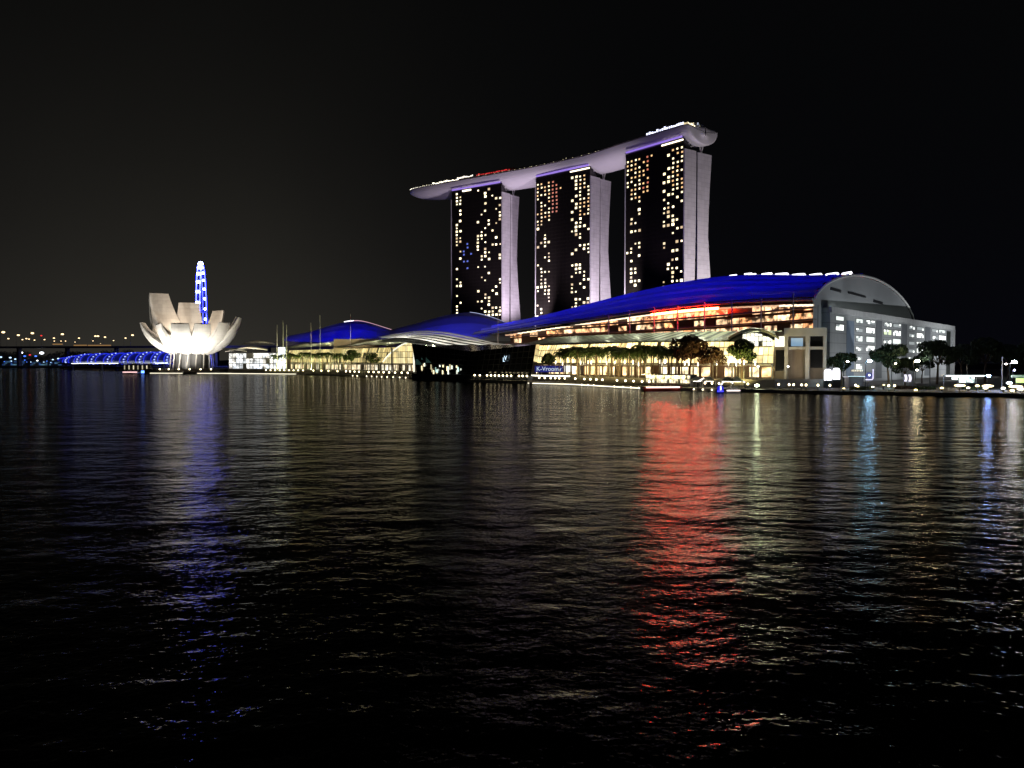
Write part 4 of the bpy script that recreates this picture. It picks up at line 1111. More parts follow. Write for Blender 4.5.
# ================================================================== long office block on the right
OB = thing('office_block', 'long grey office block with rows of lit windows below the arched end wall', 'office block', pl(890, 360, 1))
oa, ob_ = pl(829.5, 297), pl(953, 458)
od = (ob_ - oa).normalized(); on_ = Vector((od.y, -od.x, 0)); OL = (ob_ - oa).length
def op(s, out=0, z=0): return oa + od * s + on_ * out + Vector((0, 0, z))
mb = MB(); mb.prism([(p.x, p.y) for p in (op(0), op(OL), op(OL, -26), op(0, -8))], .9, 29.2); mb.build('wall', BLOCKCLAD, OB)
mb = MB(); mb.box(op(OL / 2, .25, 28.4), od * (OL / 2 + .4), on_ * .45, (0, 0, 1.1)); mb.box(op(OL - .6, .25, 14), od * 1.3, on_ * .45, (0, 0, 13.3)); mb.build('parapet_frame', solid('pale_frame', (.55, .55, .54), .6), OB)
def s_of(px):
    k = (px - 512) / 800; return (k * oa.y - oa.x) / (od.x - k * od.y)
OW_ = [glow('office_white', (.86, .95, .88), 1.15), glow('office_dim', (.75, .85, .85), .33), glow('office_bright', (.95, 1, .92), 2.0), glow('office_green', (.8, .95, .55), 1.0)]
FR = solid('window_frame', (.2, .2, .21), .5)
def owin(p0, p1, z0, z1, k):
    s0, s1 = s_of(p0), s_of(p1)
    mb = MB(); mb.box(op((s0 + s1) / 2, .06, (z0 + z1) / 2), od * ((s1 - s0) / 2 + .15), on_ * .1, (0, 0, (z1 - z0) / 2 + .15)); fr = mb.build('window', FR, OB)
    mb = MB(); n = max(1, round((s1 - s0) / 2.4)); stp = (s1 - s0) / n
    mi = []
    for j in range(n):
        for q in (0, 1):
            zc = lerp(z0, z1, .3 if q == 0 else .78); mb.box(op(s0 + stp * (j + .5), .2, zc), od * (stp / 2 - .12), on_ * .04, (0, 0, (z1 - z0) * (.28 if q == 0 else .19)))
            mi += [random.choice((k, k, k, 1, 2 if k else 0))] * 6
    pn = mb.build('pane', OW_, fr)
    for p_, i_ in zip(pn.data.polygons, mi): p_.material_index = i_
zr = [25.0 - 3.75 * i for i in range(6)]
for p0, p1, pat in ((835, 842.5, '02____'), (855.3, 861.5, '010110'), (865.5, 873.5, '1202__'), (883, 890.2, '131___'), (892.2, 899.6, '1201__'), (908.2, 913.6, '111111'), (916, 922.6, '1210__'), (931, 936.6, '113___'), (938.2, 944.6, '020___')):
    for i, c in enumerate(pat):
        if c != '_':
            hgt = 1.5 if (i == 0 or c == '1') else 2.2
            owin(p0, p1, zr[i] - .2, zr[i] - .2 + hgt, int(c))
for p0, p1, z0, z1 in ((846, 853.5, 2, 25.2), (875.5, 881.5, 2, 26.8), (901, 906.5, 2, 26.8), (924.5, 929.8, 2, 26.8), (946, 949.8, 2, 26.2)):
    s0, s1 = s_of(p0), s_of(p1); mb = MB(); mb.box(op((s0 + s1) / 2, .04, (z0 + z1) / 2), od * (s1 - s0) / 2, on_ * .08, (0, 0, (z1 - z0) / 2))
    mb.build('recess_panel', solid('blue_grey_panel', (.20, .25, .32), .6) if p0 == 846 else (solid('slot_dark', (.03, .035, .03), .6) if p0 == 946 else solid('grey_panel', (.17, .18, .19), .6)), OB)
for px, e in ((838, 2400), (862, 3800), (893, 4600), (926, 5200), (944, 6500)):
    s = s_of(px); spot('block_fill_light', op(s, 34, 5), op(s, 0, 19), (.90, .95, 1), e * 7.0, 110, .9, .4)  # added spots out in front that brighten the grey wall
area('arch_fill_light', op(OL * .5, -1.4, 30.2), op(OL * .5, -1.4, 30.2) - on_ * 20 + Vector((0, 0, 11)), (.85, .95, .92), 480, OL * .92, .3, od)  # added long strip lamp that evenly lifts the arched end wall

# ================================================================== planting
PAL = [Stamp(palm(3 + k, 10.5, 'tall palm with drooping fronds in the dense row before the right mall', LEAF_A)) for k in range(3)]
random.seed(31)
for i in range(47):
    px = 548 + i * 3.15 + random.uniform(-1, 1)
    base_d = min(zip(MSP, MSN), key=lambda a: abs(512 + 800 * a[0].x / a[0].y - px))
    p = base_d[0] + base_d[1] * random.uniform(5, 11)
    if px > 694: break
    if px < 573: continue
    PAL[i % 3].put((p.x, p.y, 3.4), random.uniform(0, 6.3), random.uniform(1.0, 1.3), None, 'palms before the right mall')
PL2 = [Stamp(palm(13 + k, 12, 'palm in the row before the left mall, lit from below', LEAF_A)) for k in range(2)]
for i in range(18):
    px = 274 + i * 4.1 + random.uniform(-.8, .8)
    d = quay_d(px).y + lerp(22, 24, i / 17)
    PL2[i % 2].put((pl(px, d).x, d, 3.4), random.uniform(0, 6.3), random.uniform(1.0, 1.25), None, 'palms before the left mall')
tr = Stamp(broad_tree(41, 12, 5.2, LEAF_A, 'round green tree at the right end of the left palm row'))
tr.put(pl(352, 500, 3.4), .4, 1.15)
tr.put(pl(373, 474, 3.4), 2.0, .95, 'low spreading tree before the arched glass end of the left mall')
rt = Stamp(broad_tree(44, 15, 6.6, LEAF_R, 'tall tree with red light painted into its leaf colour before the balconies', 2600)); rt.put(pl(690, 272, 3.4), .7, 1.0)
rt.put(pl(712, 268, 3.4), 2.7, .74, 'smaller tree with painted red-lit leaves right of the tall red-lit tree')
yt = Stamp(broad_tree(47, 13.5, 5.6, LEAF_A, 'spreading tree lit yellow from below before the arched hall end', 2200)); yt.put(pl(742, 262, 3.4), .2, 1.0)
yt.put(pl(548, 345, 3.4), 1.2, .72, 'small rounded tree beside the dark glass pavilion')
dk = Stamp(broad_tree(51, 12, 5.6, LEAF_B, 'dark round tree right of the stone portal', 2400)); dk.put(pl(842, 268, QZ), 0, .95)
for px, d, s_, lab in ((889, 262, 1.18, 'broad dark tree between the blue-white lamp and the warm lamp'), (905, 275, .8, 'small dark tree right of the broad dark tree'), (937, 290, 1.35, 'dark tree hiding the right end of the office block'), (922, 305, .9, 'dim tree under the middle office windows'),
                       (962, 330, 1.3, 'dark tree just beyond the right end of the office block'), (985, 300, 1.45, 'large dark tree behind the white bus shelter'), (1008, 310, 1.25, 'dark tree behind the far right lamps'), (1030, 290, 1.3, 'dark tree cut by the right edge of the view')):
    dk.put(pl(px, d, QZ), px * .7, s_, lab)
ft = Stamp(broad_tree(57, 14, 8, LEAF_B, 'distant dark tree on the far shore below the elevated road', 700))
random.seed(77)
for i in range(16):
    px = 2 + i * 8.5 + random.uniform(-2, 2); d = 1395 + random.uniform(0, 40)
    ft.put(pl(px, d, 2.2), random.uniform(0, 6), random.uniform(1.1, 2.0), None, 'dark trees on the far shore')
# uplights under the palms and trees
UP = [(pl(px, quay_d(px).y + 7, 3.6), px, 12, 5200, (1, .80, .32)) for px in range(579, 684, 8)] + [(pl(px, quay_d(px).y + 9, 4.0), px, 13, 9500, (.95, .95, .38)) for px in range(276, 348, 9)]
UP += [(pl(742, 252, 3.6), 742, 11, 9000, (1, .85, .28)), (pl(733, 254, 3.6), 733, 10, 5000, (1, .80, .28)), (pl(692, 262, 3.6), 692, 12, 2600, (1, .45, .25)), (pl(712, 259, 3.6), 712, 9, 2600, (1, .7, .3)), (pl(355, 484, 4), 355, 12, 7000, (.95, .95, .4)), (pl(373, 462, 4), 373, 11, 4500, (1, .8, .35)),
       (pl(889, 250, 1.5), 889, 11, 500, (.7, 1, .4)), (pl(842, 256, 1.5), 842, 10, 300, (.7, 1, .4))]
for p, px, z, e, c in UP:
    spot('tree_uplight', p, pl(px, p.y + 9, z), c, e, 125, .9, .15)
# palms on the roof deck
rp = Stamp(palm(61, 6.5, 'small palm growing on the roof deck above the hotel towers', LEAF_A))
random.seed(8)
for i in range(15):
    rp.put(sk(.36 + i * .022 + random.uniform(-.006, .006), random.uniform(.3, .8) * BAY, .3), random.uniform(0, 6), random.uniform(.55, .95), None, 'palms along the roof deck')
mb = MB()
for i in range(16): mb.cbox(sk(.35 + i * .021, .9 * BAY, 1.5), .7, .7, .7)
random.seed(19)
for i in range(40):
    f_ = random.uniform(.03, .93); c_ = sk(f_, random.uniform(.2, .9) * BAY, random.uniform(1.2, 3.4)); mb.cbox(c_, random.uniform(.5, 1.4), .6, random.uniform(.3, .7))
mb.build('garden_lights', glow('deck_garden', (1, .85, .5), .9), SP)

# ================================================================== quay lamps
def make_quay_lamp():
    T = thing('quay_lamp', 'low post with round cream globe on the quay edge', 'lamp', (0, 0, 0))
    mb = MB(); mb.tube([(0, 0, 0), (0, 0, 1.45)], .07, 6); mb.tube([(0, 0, 0), (0, 0, .12)], .16, 8); mb.build('post', DARKMET, T)
    mb = MB(); mb.ball((0, 0, 1.68), .34, nu=8, nv=6); mb.build('globe', glow('globe_cream', (1, .84, .50), 9), T)
    return T
QL = Stamp(make_quay_lamp())
def lamps(pxs, label, group, off=1.0, sc=1.0):
    for px in pxs:
        q = quay_d(px); q2 = quay_d(px - 1); n = inland(q, q2, off)
        if n.y < 0: n = -n
        QL.put((q.x + n.x, q.y + n.y, QZ), 0, sc * 1.0, label, group)
lamps([158, 167, 177, 188, 199, 209.5], 'round quay lamp below the flower-shaped museum', 'lamps below the museum', 2, 1.5)
lamps([265 + 4.6 * i for i in range(9)], 'round quay lamp before the white hall and first palms', 'lamps before the white hall', 1, 1.25)
lamps([312, 320, 327, 336, 344.5, 348.5, 353, 357.5, 367, 372, 377, 382, 387.5, 393.5, 400, 406], 'round quay lamp before the left mall', 'lamps before the left mall', 1, 1.3)
lamps([573, 582, 588, 594, 600, 614.5, 623, 631, 639.5, 647.5], 'round quay lamp before the dense palm row', 'lamps before the dense palms')
lamps([537.5, 543, 549, 553.5, 557.5, 563], 'round quay lamp below the blue sign', 'lamps below the blue sign')
lamps([702, 709, 716, 745, 776, 786.5, 791, 799, 803.5, 815.5, 829], 'round quay lamp before the right end of the mall', 'lamps before the stone portal', 2.2, .9)
lamps([853, 887, 893], 'round quay lamp under the dark trees right of the stone portal', 'lamps under the right trees', 7, .9)
for px in (475, 480.5, 488, 492, 496, 500, 504, 508, 512, 519.5, 523, 527):
    f = (px - 470) / 58; p = pl(470, 359).lerp(pl(528, 333), f) + Vector((0, -.5, 0))
    T = copy_tree(QL.p, (p.x, p.y + .3, 1.3), 0, 1.1, 'round lamp along the water side of the dark glass pavilion', 'lamps along the dark pavilion')
mb = MB(); a, b2 = pl(471, 358), pl(531, 331)
mb.slab(a, b2, -.6, 1.3, 4.5)
tag(mb.build('landing_stage', STONE), 'dark landing stage with a row of lamps before the glass pavilion', 'landing stage')
def make_wall_lamp():
    T = thing('wall_lamp', 'small lamp on the quay wall just above the water', 'lamp', (0, 0, 0))
    mb = MB(); mb.cbox((0, .1, 0), .4, .2, .3); mb.build('bracket', DARKMET, T)
    mb = MB(); mb.ball((0, -.12, 0), .22, nu=8, nv=5); mb.build('lens', glow('wall_lens', (1, .86, .58), 7), T)
    return T
WL = Stamp(make_wall_lamp())
for px in (475, 480.5, 488, 496, 504, 512, 519.5):
    f = (px - 471) / 60; p = a.lerp(b2, f) + Vector((0, -2.6, .45)); WL.put(p, .4, 1, 'small lamp on the dark landing stage just above the water', 'water lamps on the landing stage')
for px in (353, 357.5, 367, 372, 377, 382, 387.5, 393.5, 400, 406): q = quay_d(px); WL.put((q.x - .2, q.y - .4, .5), .4, 1.2, 'small lamp on the quay wall before the left mall', 'water lamps before the left mall')
for px in (582, 588, 594, 614.5, 623, 631, 639, 694, 703, 712): q = quay_d(px); WL.put((q.x - .2, q.y - .4, .5), .4, 1, 'small lamp on the quay wall before the right mall', 'water lamps before the right mall')

# big lamps
def lamp_at(px, py, d, mat, label, r, zb=QZ, arm=1.2, rot=0.0):
    z = at(px, py, d).z; T = make_streetlamp(z - zb, mat, label, r, arm)
    T.location = (pl(px, d).x - arm * cos(rot), d - arm * sin(rot), zb); T.rotation_euler = (0, 0, rot)
    return T
lamp_at(757, 385, 238, glow('lamp_greenish', (.85, 1, .62), 45), 'bright greenish-white lamp at the quay edge before the yellow-lit tree', .62, QZ, .3)
lamp_at(869.5, 360.5, 246, glow('lamp_bluewhite', (.34, .70, 1), 330), 'bright blue-white street lamp left of the broad dark tree', .62)
lamp_at(917, 360.5, 250, glow('lamp_amberwhite', (1, .84, .5), 170), 'bright warm street lamp before the office block', .72)
lamp_at(917, 369.5, 252, glow('lamp_small', (1, .9, .7), 30), 'small low lamp directly below the warm street lamp', .4, QZ, .5)
lamp_at(847.5, 361, 250, glow('lamp_tree', (1, .95, .85), 40), 'small white lamp in front of the dark tree by the portal', .4)
lamp_at(895.5, 363, 250, glow('lamp_tree_b', (1, .9, .7), 18), 'small dim lamp in front of the broad dark tree', .3)
lamp_at(1014, 361.5, 222, glow('lamp_white', (.92, .92, 1), 210), 'big white street lamp at the far right', .7)
lamp_at(1006, 363.5, 226, glow('lamp_red_white', (1, .85, .8), 30), 'small pinkish lamp left of the big white street lamp', .32)
lamp_at(1014.3, 369.5, 228, glow('lamp_violet', (.5, .55, 1), 60), 'small bluish lamp below the big white street lamp', .34, QZ, .5)
lamp_at(988.5, 375.3, 224, glow('lamp_cold', (.22, .40, 1), 330), 'bluish post lamp at the right end of the white bus shelter', .5, QZ, .4)
lamp_at(758, 366, 252, glow('lamp_portal', (1, .95, .85), 22), 'white post lamp before the left bay of the stone portal', .32, 3.4, .3)
lamp_at(788, 366, 252, glow('lamp_portal_b', (1, .92, .75), 22), 'warm post lamp before the middle bay of the stone portal', .3, 3.4, .3)
lamp_at(828, 372, 240, glow('lamp_violet_b', (.4, .45, 1), 130), 'violet post lamp before the glowing white panels', .3, QZ, .3)
for px, top, d, lab in ((930, 360, 238, 'plain grey pole standing right of the warm street lamp'), (967, 363.5, 245, 'plain grey pole behind the white bus shelter'), (1002, 357, 226, 'plain grey pole left of the far right lamps')):
    T = thing('utility_pole', lab, 'pole', pl(px, d, QZ)); z = at(px, top, d).z
    mb = MB(); mb.tube([pl(px, d, QZ), pl(px, d, z)], .2, 7, .12); mb.build('shaft', DARKSTONE, T)
    mb = MB(); mb.tube([pl(px, d, QZ), pl(px, d, QZ + .5)], .34, 8); mb.build('footing', DARKSTONE, T)

# glowing panels, banners, sign disc, bus shelter
for px, y0, y1, lab in ((828.2, 369, 380.5, 'left of the two glowing white rounded panels by the stone portal'), (836.7, 368, 379.5, 'right of the two glowing white rounded panels by the stone portal')):
    d = 251; T = thing('light_box', lab, 'light box', pl(px, d, QZ), 'pair of glowing panels')
    wd = 2.15 / 2; z0, z1 = at(px, y1, d).z, at(px, y0, d).z
    c = pl(px, d)
    prof = [(-wd, z0), (wd, z0), (wd, z1 - .8), (wd * .8, z1 - .2), (wd * .4, z1), (-wd * .4, z1), (-wd * .8, z1 - .2), (-wd, z1 - .8)]
    mb = MB(); i0 = 0
    mb.v += [Vector((c.x + x, c.y, z)) for x, z in prof] + [Vector((c.x + x, c.y + .5, z)) for x, z in prof]
    n = 8; mb.f.append(tuple(range(n))); mb.uv.append(None); mb.f.append(tuple(2 * n - 1 - k for k in range(n))); mb.uv.append(None)
    for k in range(n): mb.f.append((k, k + n, (k + 1) % n + n, (k + 1) % n)); mb.uv.append(None)
    mb.build('lit_face', glow('panel_white', (.95, .92, 1), 2.4), T)
    mb = MB(); mb.cbox((c.x, c.y + .25, (QZ + z0) / 2), wd * 2.2, .9, z0 - QZ); mb.build('stand', DARKMET, T)
for px, lab in ((905.6, 'left white banner above red planting before the office block'), (909.8, 'right white banner above red planting before the office block')):
    d = 244; T = thing('banner', lab, 'banner', pl(px, d, QZ), 'pair of white banners')
    z0, z1 = at(px, 381.5, d).z, at(px, 374.5, d).z; c = pl(px, d)
    mb = MB(); mb.tube([c + Vector((-.45, .05, QZ)), c + Vector((-.45, .05, z1 + .1))], .05, 6); mb.build('pole', METAL, T)
    mb = MB(); mb.grid([[c + Vector((-.4 + .2 * sin(k * .6), 0, lerp(z0, z1, k / 6))), c + Vector((.4 + .2 * sin(k * .6), 0, lerp(z0, z1, k / 6))), c + Vector((.4 + .2 * sin(k * .6), .06, lerp(z0, z1, k / 6))), c + Vector((-.4 + .2 * sin(k * .6), .06, lerp(z0, z1, k / 6)))] for k in range(7)], closed=True)
    mb.build('cloth', glow('banner_lit', (.9, .85, 1), 1.2), T)
T = thing('round_sign', 'dark blue round sign with a white light and white frame below the blue-white lamp', 'sign', pl(869, 243, QZ)); c = at(869, 375.5, 243)
mb = MB(); mb.tube([c + Vector((0, .15, 0)), c + Vector((0, -.05, 0))], 1.0, 20); mb.build('disc', glow('sign_blue', (.02, .03, .25), .8), T)
mb = MB(); mb.ball(c + Vector((.05, -.15, .1)), .28); mb.build('centre_lamp', glow('sign_dot', (.8, .85, 1), 4), T)
mb = MB(); mb.tube([c + Vector((-1, 0, -1.25)), c + Vector((.9, 0, -1.25)), c + Vector((1.25, 0, -.9)), c + Vector((1.25, 0, 1.9))], .14, 6); mb.build('frame', glow('sign_frame', (.75, .7, 1), 1.6), T)
mb = MB(); mb.tube([(c.x, c.y + .2, QZ), (c.x, c.y + .2, c.z)], .12, 6); mb.build('post', METAL, T)
T = thing('kiosk', 'low kiosk with a pale teal light bar left of the round blue sign', 'kiosk', pl(857, 246, QZ)); c = pl(857, 246)
mb = MB(); mb.cbox((c.x, c.y + 2, 2.6), 4.6, 3, 3.2); mb.build('wall', STONE, T)
mb = MB(); mb.cbox((c.x, c.y, at(857, 376.7, 246).z), 4.9, .3, .32); mb.build('light_bar', glow('kiosk_bar', (.7, .95, 1), 1.6), T)
mb = MB(); mb.cbox((c.x + .4, c.y + .9, at(857, 370.6, 246).z), 3.8, .3, .8); mb.build('lit_fascia', cells('kiosk_fascia', .4, 1, (1, .9, .6), (1, 1, .8), 1.0, .3), T)
mb = MB(); mb.cbox((c.x, c.y + 1.6, 4.4), 5.4, 4.4, .25); mb.build('roof', METAL, T)
mb = MB(); z = at(857, 370.6, 246).z
for k in range(7): mb.cbox((c.x - 1.2 + k * .52, c.y + .7, z), .34, .1, .55 + .1 * (k % 2))
mb.build('lit_pane', glow('kiosk_pane', (1, .9, .65), .9), T)
# bus shelter
d = 243; T = thing('bus_shelter', 'white-lit bus shelter with a long flat roof at the right shore', 'bus shelter', pl(966, d, QZ))
zr_ = at(966, 375.3, d).z; z0 = at(966, 383, d).z
x0, x1 = pl(945, d).x, pl(986, d).x
mb = MB(); mb.cbox(((x0 + x1) / 2, d + 1, zr_), x1 - x0, 3, .16); mb.build('roof', METAL, T)
mb = MB(); mb.cbox(((x0 + x1) / 2 - .4, d - .6, zr_ - .16), (x1 - x0) * .93, .25, .28); mb.build('roof_light', glow('shelter_light', (.8, .98, 1), 4.0), T)
for a_, b_, s_, l_ in ((955, 961.5, 2.6, 0), (962.5, 970, 3.0, 0), (970.5, 978, 1.6, 1)):
    mb = MB(); xa, xb = pl(a_, d).x, pl(b_, d).x; z00 = z0 + (.9 if a_ == 955 else 0)
    mb.quad((xa, d + 1.8, z00), (xb, d + 1.8, z00), (xb, d + 1.8, zr_ - .35), (xa, d + 1.8, zr_ - .35), [(0, 0), (xb - xa, 0), (xb - xa, 2), (0, 2)])
    mb.build('lit_panel', cells('shelter_panel_%d' % a_, .9, 1.1, (.85, 1, 1), (.75, 1, .9), s_, .12 if l_ else 0, .04, .06, blot=1.0, bs=1.0), T)
for px in (947, 962, 980):
    mb = MB(); x = pl(px, d).x; mb.tube([(x, d + 1.9, QZ), (x, d + 1.9, zr_)], .09, 6); mb.build('post', METAL, T)
mb = MB(); mb.cbox((pl(966, d).x, d + 1.2, QZ + .45), 5, .5, .1); mb.cbox((pl(962, d).x, d + 1.2, QZ + .2), .1, .4, .4); mb.cbox((pl(970, d).x, d + 1.2, QZ + .2), .1, .4, .4); mb.build('bench', STONE, T)
d = 226; T = thing('lit_sign', 'yellow-green lit sign board under a green glow at the right edge', 'sign', pl(1020, d, QZ)); c = at(1020, 380.5, d)
mb = MB(); mb.cbox(c, 2.2, .3, 1.3); mb.build('board', glow('sign_green', (.62, .95, .2), 1.3), T)
mb = MB(); mb.cbox(c + Vector((-.6, .2, 1.2)), 3.6, .4, .7); mb.build('header', glow('sign_header', (.02, .22, .03), .6), T)
for dx in (-.8, .8):
    mb = MB(); mb.tube([(c.x + dx, c.y + .2, QZ), (c.x + dx, c.y + .2, c.z)], .08, 6); mb.build('post', METAL, T)
# low dome lights along the right quay
def dome(px, py, d, rx, mat, label):
    T = thing('ground_lamp', label, 'ground lamp', pl(px, d, QZ), 'low lamps along the right quay'); z = at(px, py, d).z
    mb = MB(); mb.tube([pl(px, d, QZ), pl(px, d, max(z - .1, QZ + .1))], .22, 8); mb.build('stem', DARKMET, T)
    mb = MB(); mb.ball(pl(px, d, max(z, QZ + .35)), rx, rx * .6, min(.34, rx * .55), 12, 6); mb.build('lens', mat, T)
DW = glow('dome_warm', (1, .80, .36), 5); DB = glow('dome_white', (1, .90, .68), 5)
for px, py, d, rx, mt, lab in ((960, 385.5, 226, 1.6, DW, 'wide warm ground lamp before the bus shelter'), (968.5, 387.8, 224, .5, DB, 'small white ground lamp right of the wide warm one'), (988, 386, 222, 1.6, DW, 'wide warm ground lamp under the bluish post lamp'),
        (985.8, 388, 219, .7, DB, 'white ground lamp touching the quay under the bluish post lamp'), (977.5, 385.8, 226, .6, DW, 'small warm ground lamp between the two wide ones'), (1003.5, 388.3, 216, .6, DB, 'small white ground lamp by the far right pole'), (1009.5, 383, 222, .8, glow('dome_blue', (.75, .9, 1), 12), 'bluish ground lamp left of the yellow-green sign'),
        (1016, 386.5, 216, 1.9, DW, 'widest warm ground lamp below the yellow-green sign'), (1021, 389, 213, 1.0, DB, 'white ground lamp at the right edge of the view'), (1012.5, 390.5, 211, .6, DW, 'small warm ground lamp nearest the water at the far right'),
        (916, 390, 219, .5, DW, 'small ground lamp near the water below the warm street lamp'), (942, 388, 224, .5, DW, 'small ground lamp near the grey pole'), (844, 388.5, 226, .35, DW, 'low warm lamp near the water under the dark trees'), (858, 386.5, 232, .4, DW, 'second low warm lamp under the dark trees'), (873, 387, 232, .4, DB, 'low whitish lamp under the round blue sign'), (884, 385, 236, .35, DW, 'low warm lamp before the broad dark tree')):
    dome(px, py, d, rx, mt, lab)
for px, d, h, e in ((847, 244, 5, 900), (880, 240, 6, 1100), (905, 240, 6, 1100), (930, 237, 6, 1300), (967, 238, 6, 1300), (1002, 225, 6, 1300)):
    spot('ground_fill_light', pl(px, d, h), pl(px, d - 6, 0), (1, .62, .24), e * .22, 140, 1, 1.2)  # added warm fill over the ground, apart from the visible lamps
# low hedges of the right shore
hd = []
for px, d, L_, lab in ((862, 233, 7, 'low lit hedge under the round blue sign'), (905, 238, 6, 'low reddish hedge below the two white banners'), (925, 234, 6, 'low hedge at the foot of the grey pole'), (975, 233, 8, 'low hedge before the bus shelter')):
    rnd = random.Random(px); mb = MB()
    c = pl(px, d, QZ + .45)
    for _ in range(500):
        p = c + Vector((rnd.uniform(-L_ / 2, L_ / 2), rnd.uniform(-.6, .6), rnd.uniform(-.45, .5)))
        e = Euler((rnd.uniform(0, 6), rnd.uniform(0, 6), 0)).to_matrix(); a_ = e @ Vector((.22, 0, 0)); b_ = e @ Vector((0, .12, 0)); mb.quad(p - a_, p - b_, p + a_, p + b_)
    tag(mb.build('hedge', LEAF_R if px == 905 else LEAF_A), lab, 'hedge')

# ================================================================== terrace life: sign, stalls, tents, boats
d = 337; T = thing('billboard', 'blue lit billboard with white lettering on the terrace right of the dark pavilion', 'billboard', pl(549, d, 3.4)); c = at(549, 369, d)
xa = Vector((1, -.25, 0)).normalized()
mb = MB(); mb.box(c, xa * 6.1, Vector((.04, .16, 0)), (0, 0, 1.35)); bb = glow('bill_blue', (.02, .03, .5), .28); bb.node_tree.nodes['Principled BSDF'].inputs['Base Color'].default_value = (.01, .015, .08, 1); mb.build('panel', bb, T)
text_mesh('lettering', 'K-Vroomy', 2.5, glow('bill_white', (.7, .85, 1), .8), c + Vector((-.1, -.42, 0)), xa, T)
for s in (-4.5, 4.5):
    mb = MB(); p = c + xa * s; mb.tube([(p.x, p.y + .3, 3.4), (p.x, p.y + .3, c.z)], .12, 6); mb.build('post', METAL, T)
mb = MB(); mb.box(c + xa * 8.2 + Vector((0, 1.5, .1)), xa * 1.9, Vector((.04, .16, 0)), (0, 0, 1.25)); mb.build('white_panel', glow('bill_side', (1, 1, .9), 1.8), T)
# restaurant terrace with lit awning
T = thing('terrace_cafe', 'white-lit terrace cafe with a long awning above the red boat', 'cafe', pl(667, 268, 3.0))
a, b2 = pl(646, 272), pl(690, 258); dd = (b2 - a).normalized(); nn = Vector((dd.y, -dd.x, 0))
mb = MB(); l = (b2 - a).length
mb.quad(a + Vector((0, 0, 1.9)), b2 + Vector((0, 0, 1.9)), b2 + Vector((0, 0, 4.6)), a + Vector((0, 0, 4.6)), [(0, 0), (l, 0), (l, 2.7), (0, 2.7)])
mb.build('lit_front', cells('cafe_front', .9, 1.35, (1, .84, .5), (1, .93, .72), 1.2, .22, .15, .15, blot=1.2, bs=.5), T)
mb = MB(); mb.box((a + b2) / 2 + nn * .6 + Vector((0, 0, 4.8)), dd * (l / 2 + .5), nn * 1.2, (0, 0, .12)); mb.build('awning', WHITEP, T)
mb = MB(); mb.box((a + b2) / 2 - nn * 2 + Vector((0, 0, 3.0)), dd * l / 2, nn * 1.7, (0, 0, 2.0)); mb.build('wall', DARKSTONE, T)
def tent(px, d, wd, lab, col_=(1, .92, .72), s_=1.4):
    T = thing('market_tent', lab, 'tent', pl(px, d, QZ), 'white tents on the lower quay'); c = pl(px, d, QZ)
    mb = MB(); h = 2.4; hw = wd / 2
    top = c + Vector((0, 0, h + 1.3)); cs = [c + Vector((x * hw, y * hw, h)) for x, y in ((-1, -1), (1, -1), (1, 1), (-1, 1))]
    for k in range(4): mb.tri(cs[k], cs[(k + 1) % 4], top)
    for k in range(4): mb.quad(cs[k], cs[(k + 1) % 4], cs[(k + 1) % 4] - Vector((0, 0, .35)), cs[k] - Vector((0, 0, .35)))
    mb.build('roof_cloth', WHITEP, T)
    for p in cs:
        mb = MB(); mb.tube([p - Vector((0, 0, h)), p], .06, 5); mb.build('pole', METAL, T)
    mb = MB(); mb.cbox(c + Vector((0, 0, h - .35)), wd * .8, .15, .18); mb.build('lamp_tube', glow('tent_lamp', col_, 9 * s_), T)
    return T
tent(697, 254, 3.2, 'white peaked tent right of the terrace cafe'); tent(709, 252, 3.4, 'white peaked tent left of the leaning light poles'); tent(727, 249, 3.6, 'white peaked tent by the leaning light poles', s_=2); tent(737, 248, 3.0, 'white peaked tent nearest the bright greenish lamp')
for x0, y0, x1, y1, lab in ((721, 385, 726.5, 377.5, 'left leaning white light pole between the tents'), (733, 383.5, 728.5, 378, 'right leaning white light pole between the tents'), (745, 382.5, 737, 378, 'flat leaning white light pole by the greenish lamp'), (698, 381.5, 704, 378, 'flat leaning white light pole right of the cafe')):
    d = 250; a, b2 = at(x0, y0, d), at(x1, y1, d)
    T = thing('light_pole', lab, 'light pole', (a.x, a.y, QZ))
    mb = MB(); mb.tube([a, b2], .22, 6); mb.build('light_tube', glow('pole_tube', (1, .92, .8), 2.2), T)
    mb = MB(); mb.tube([(a.x, a.y, QZ), a], .2, 8); mb.build('base', DARKMET, T)
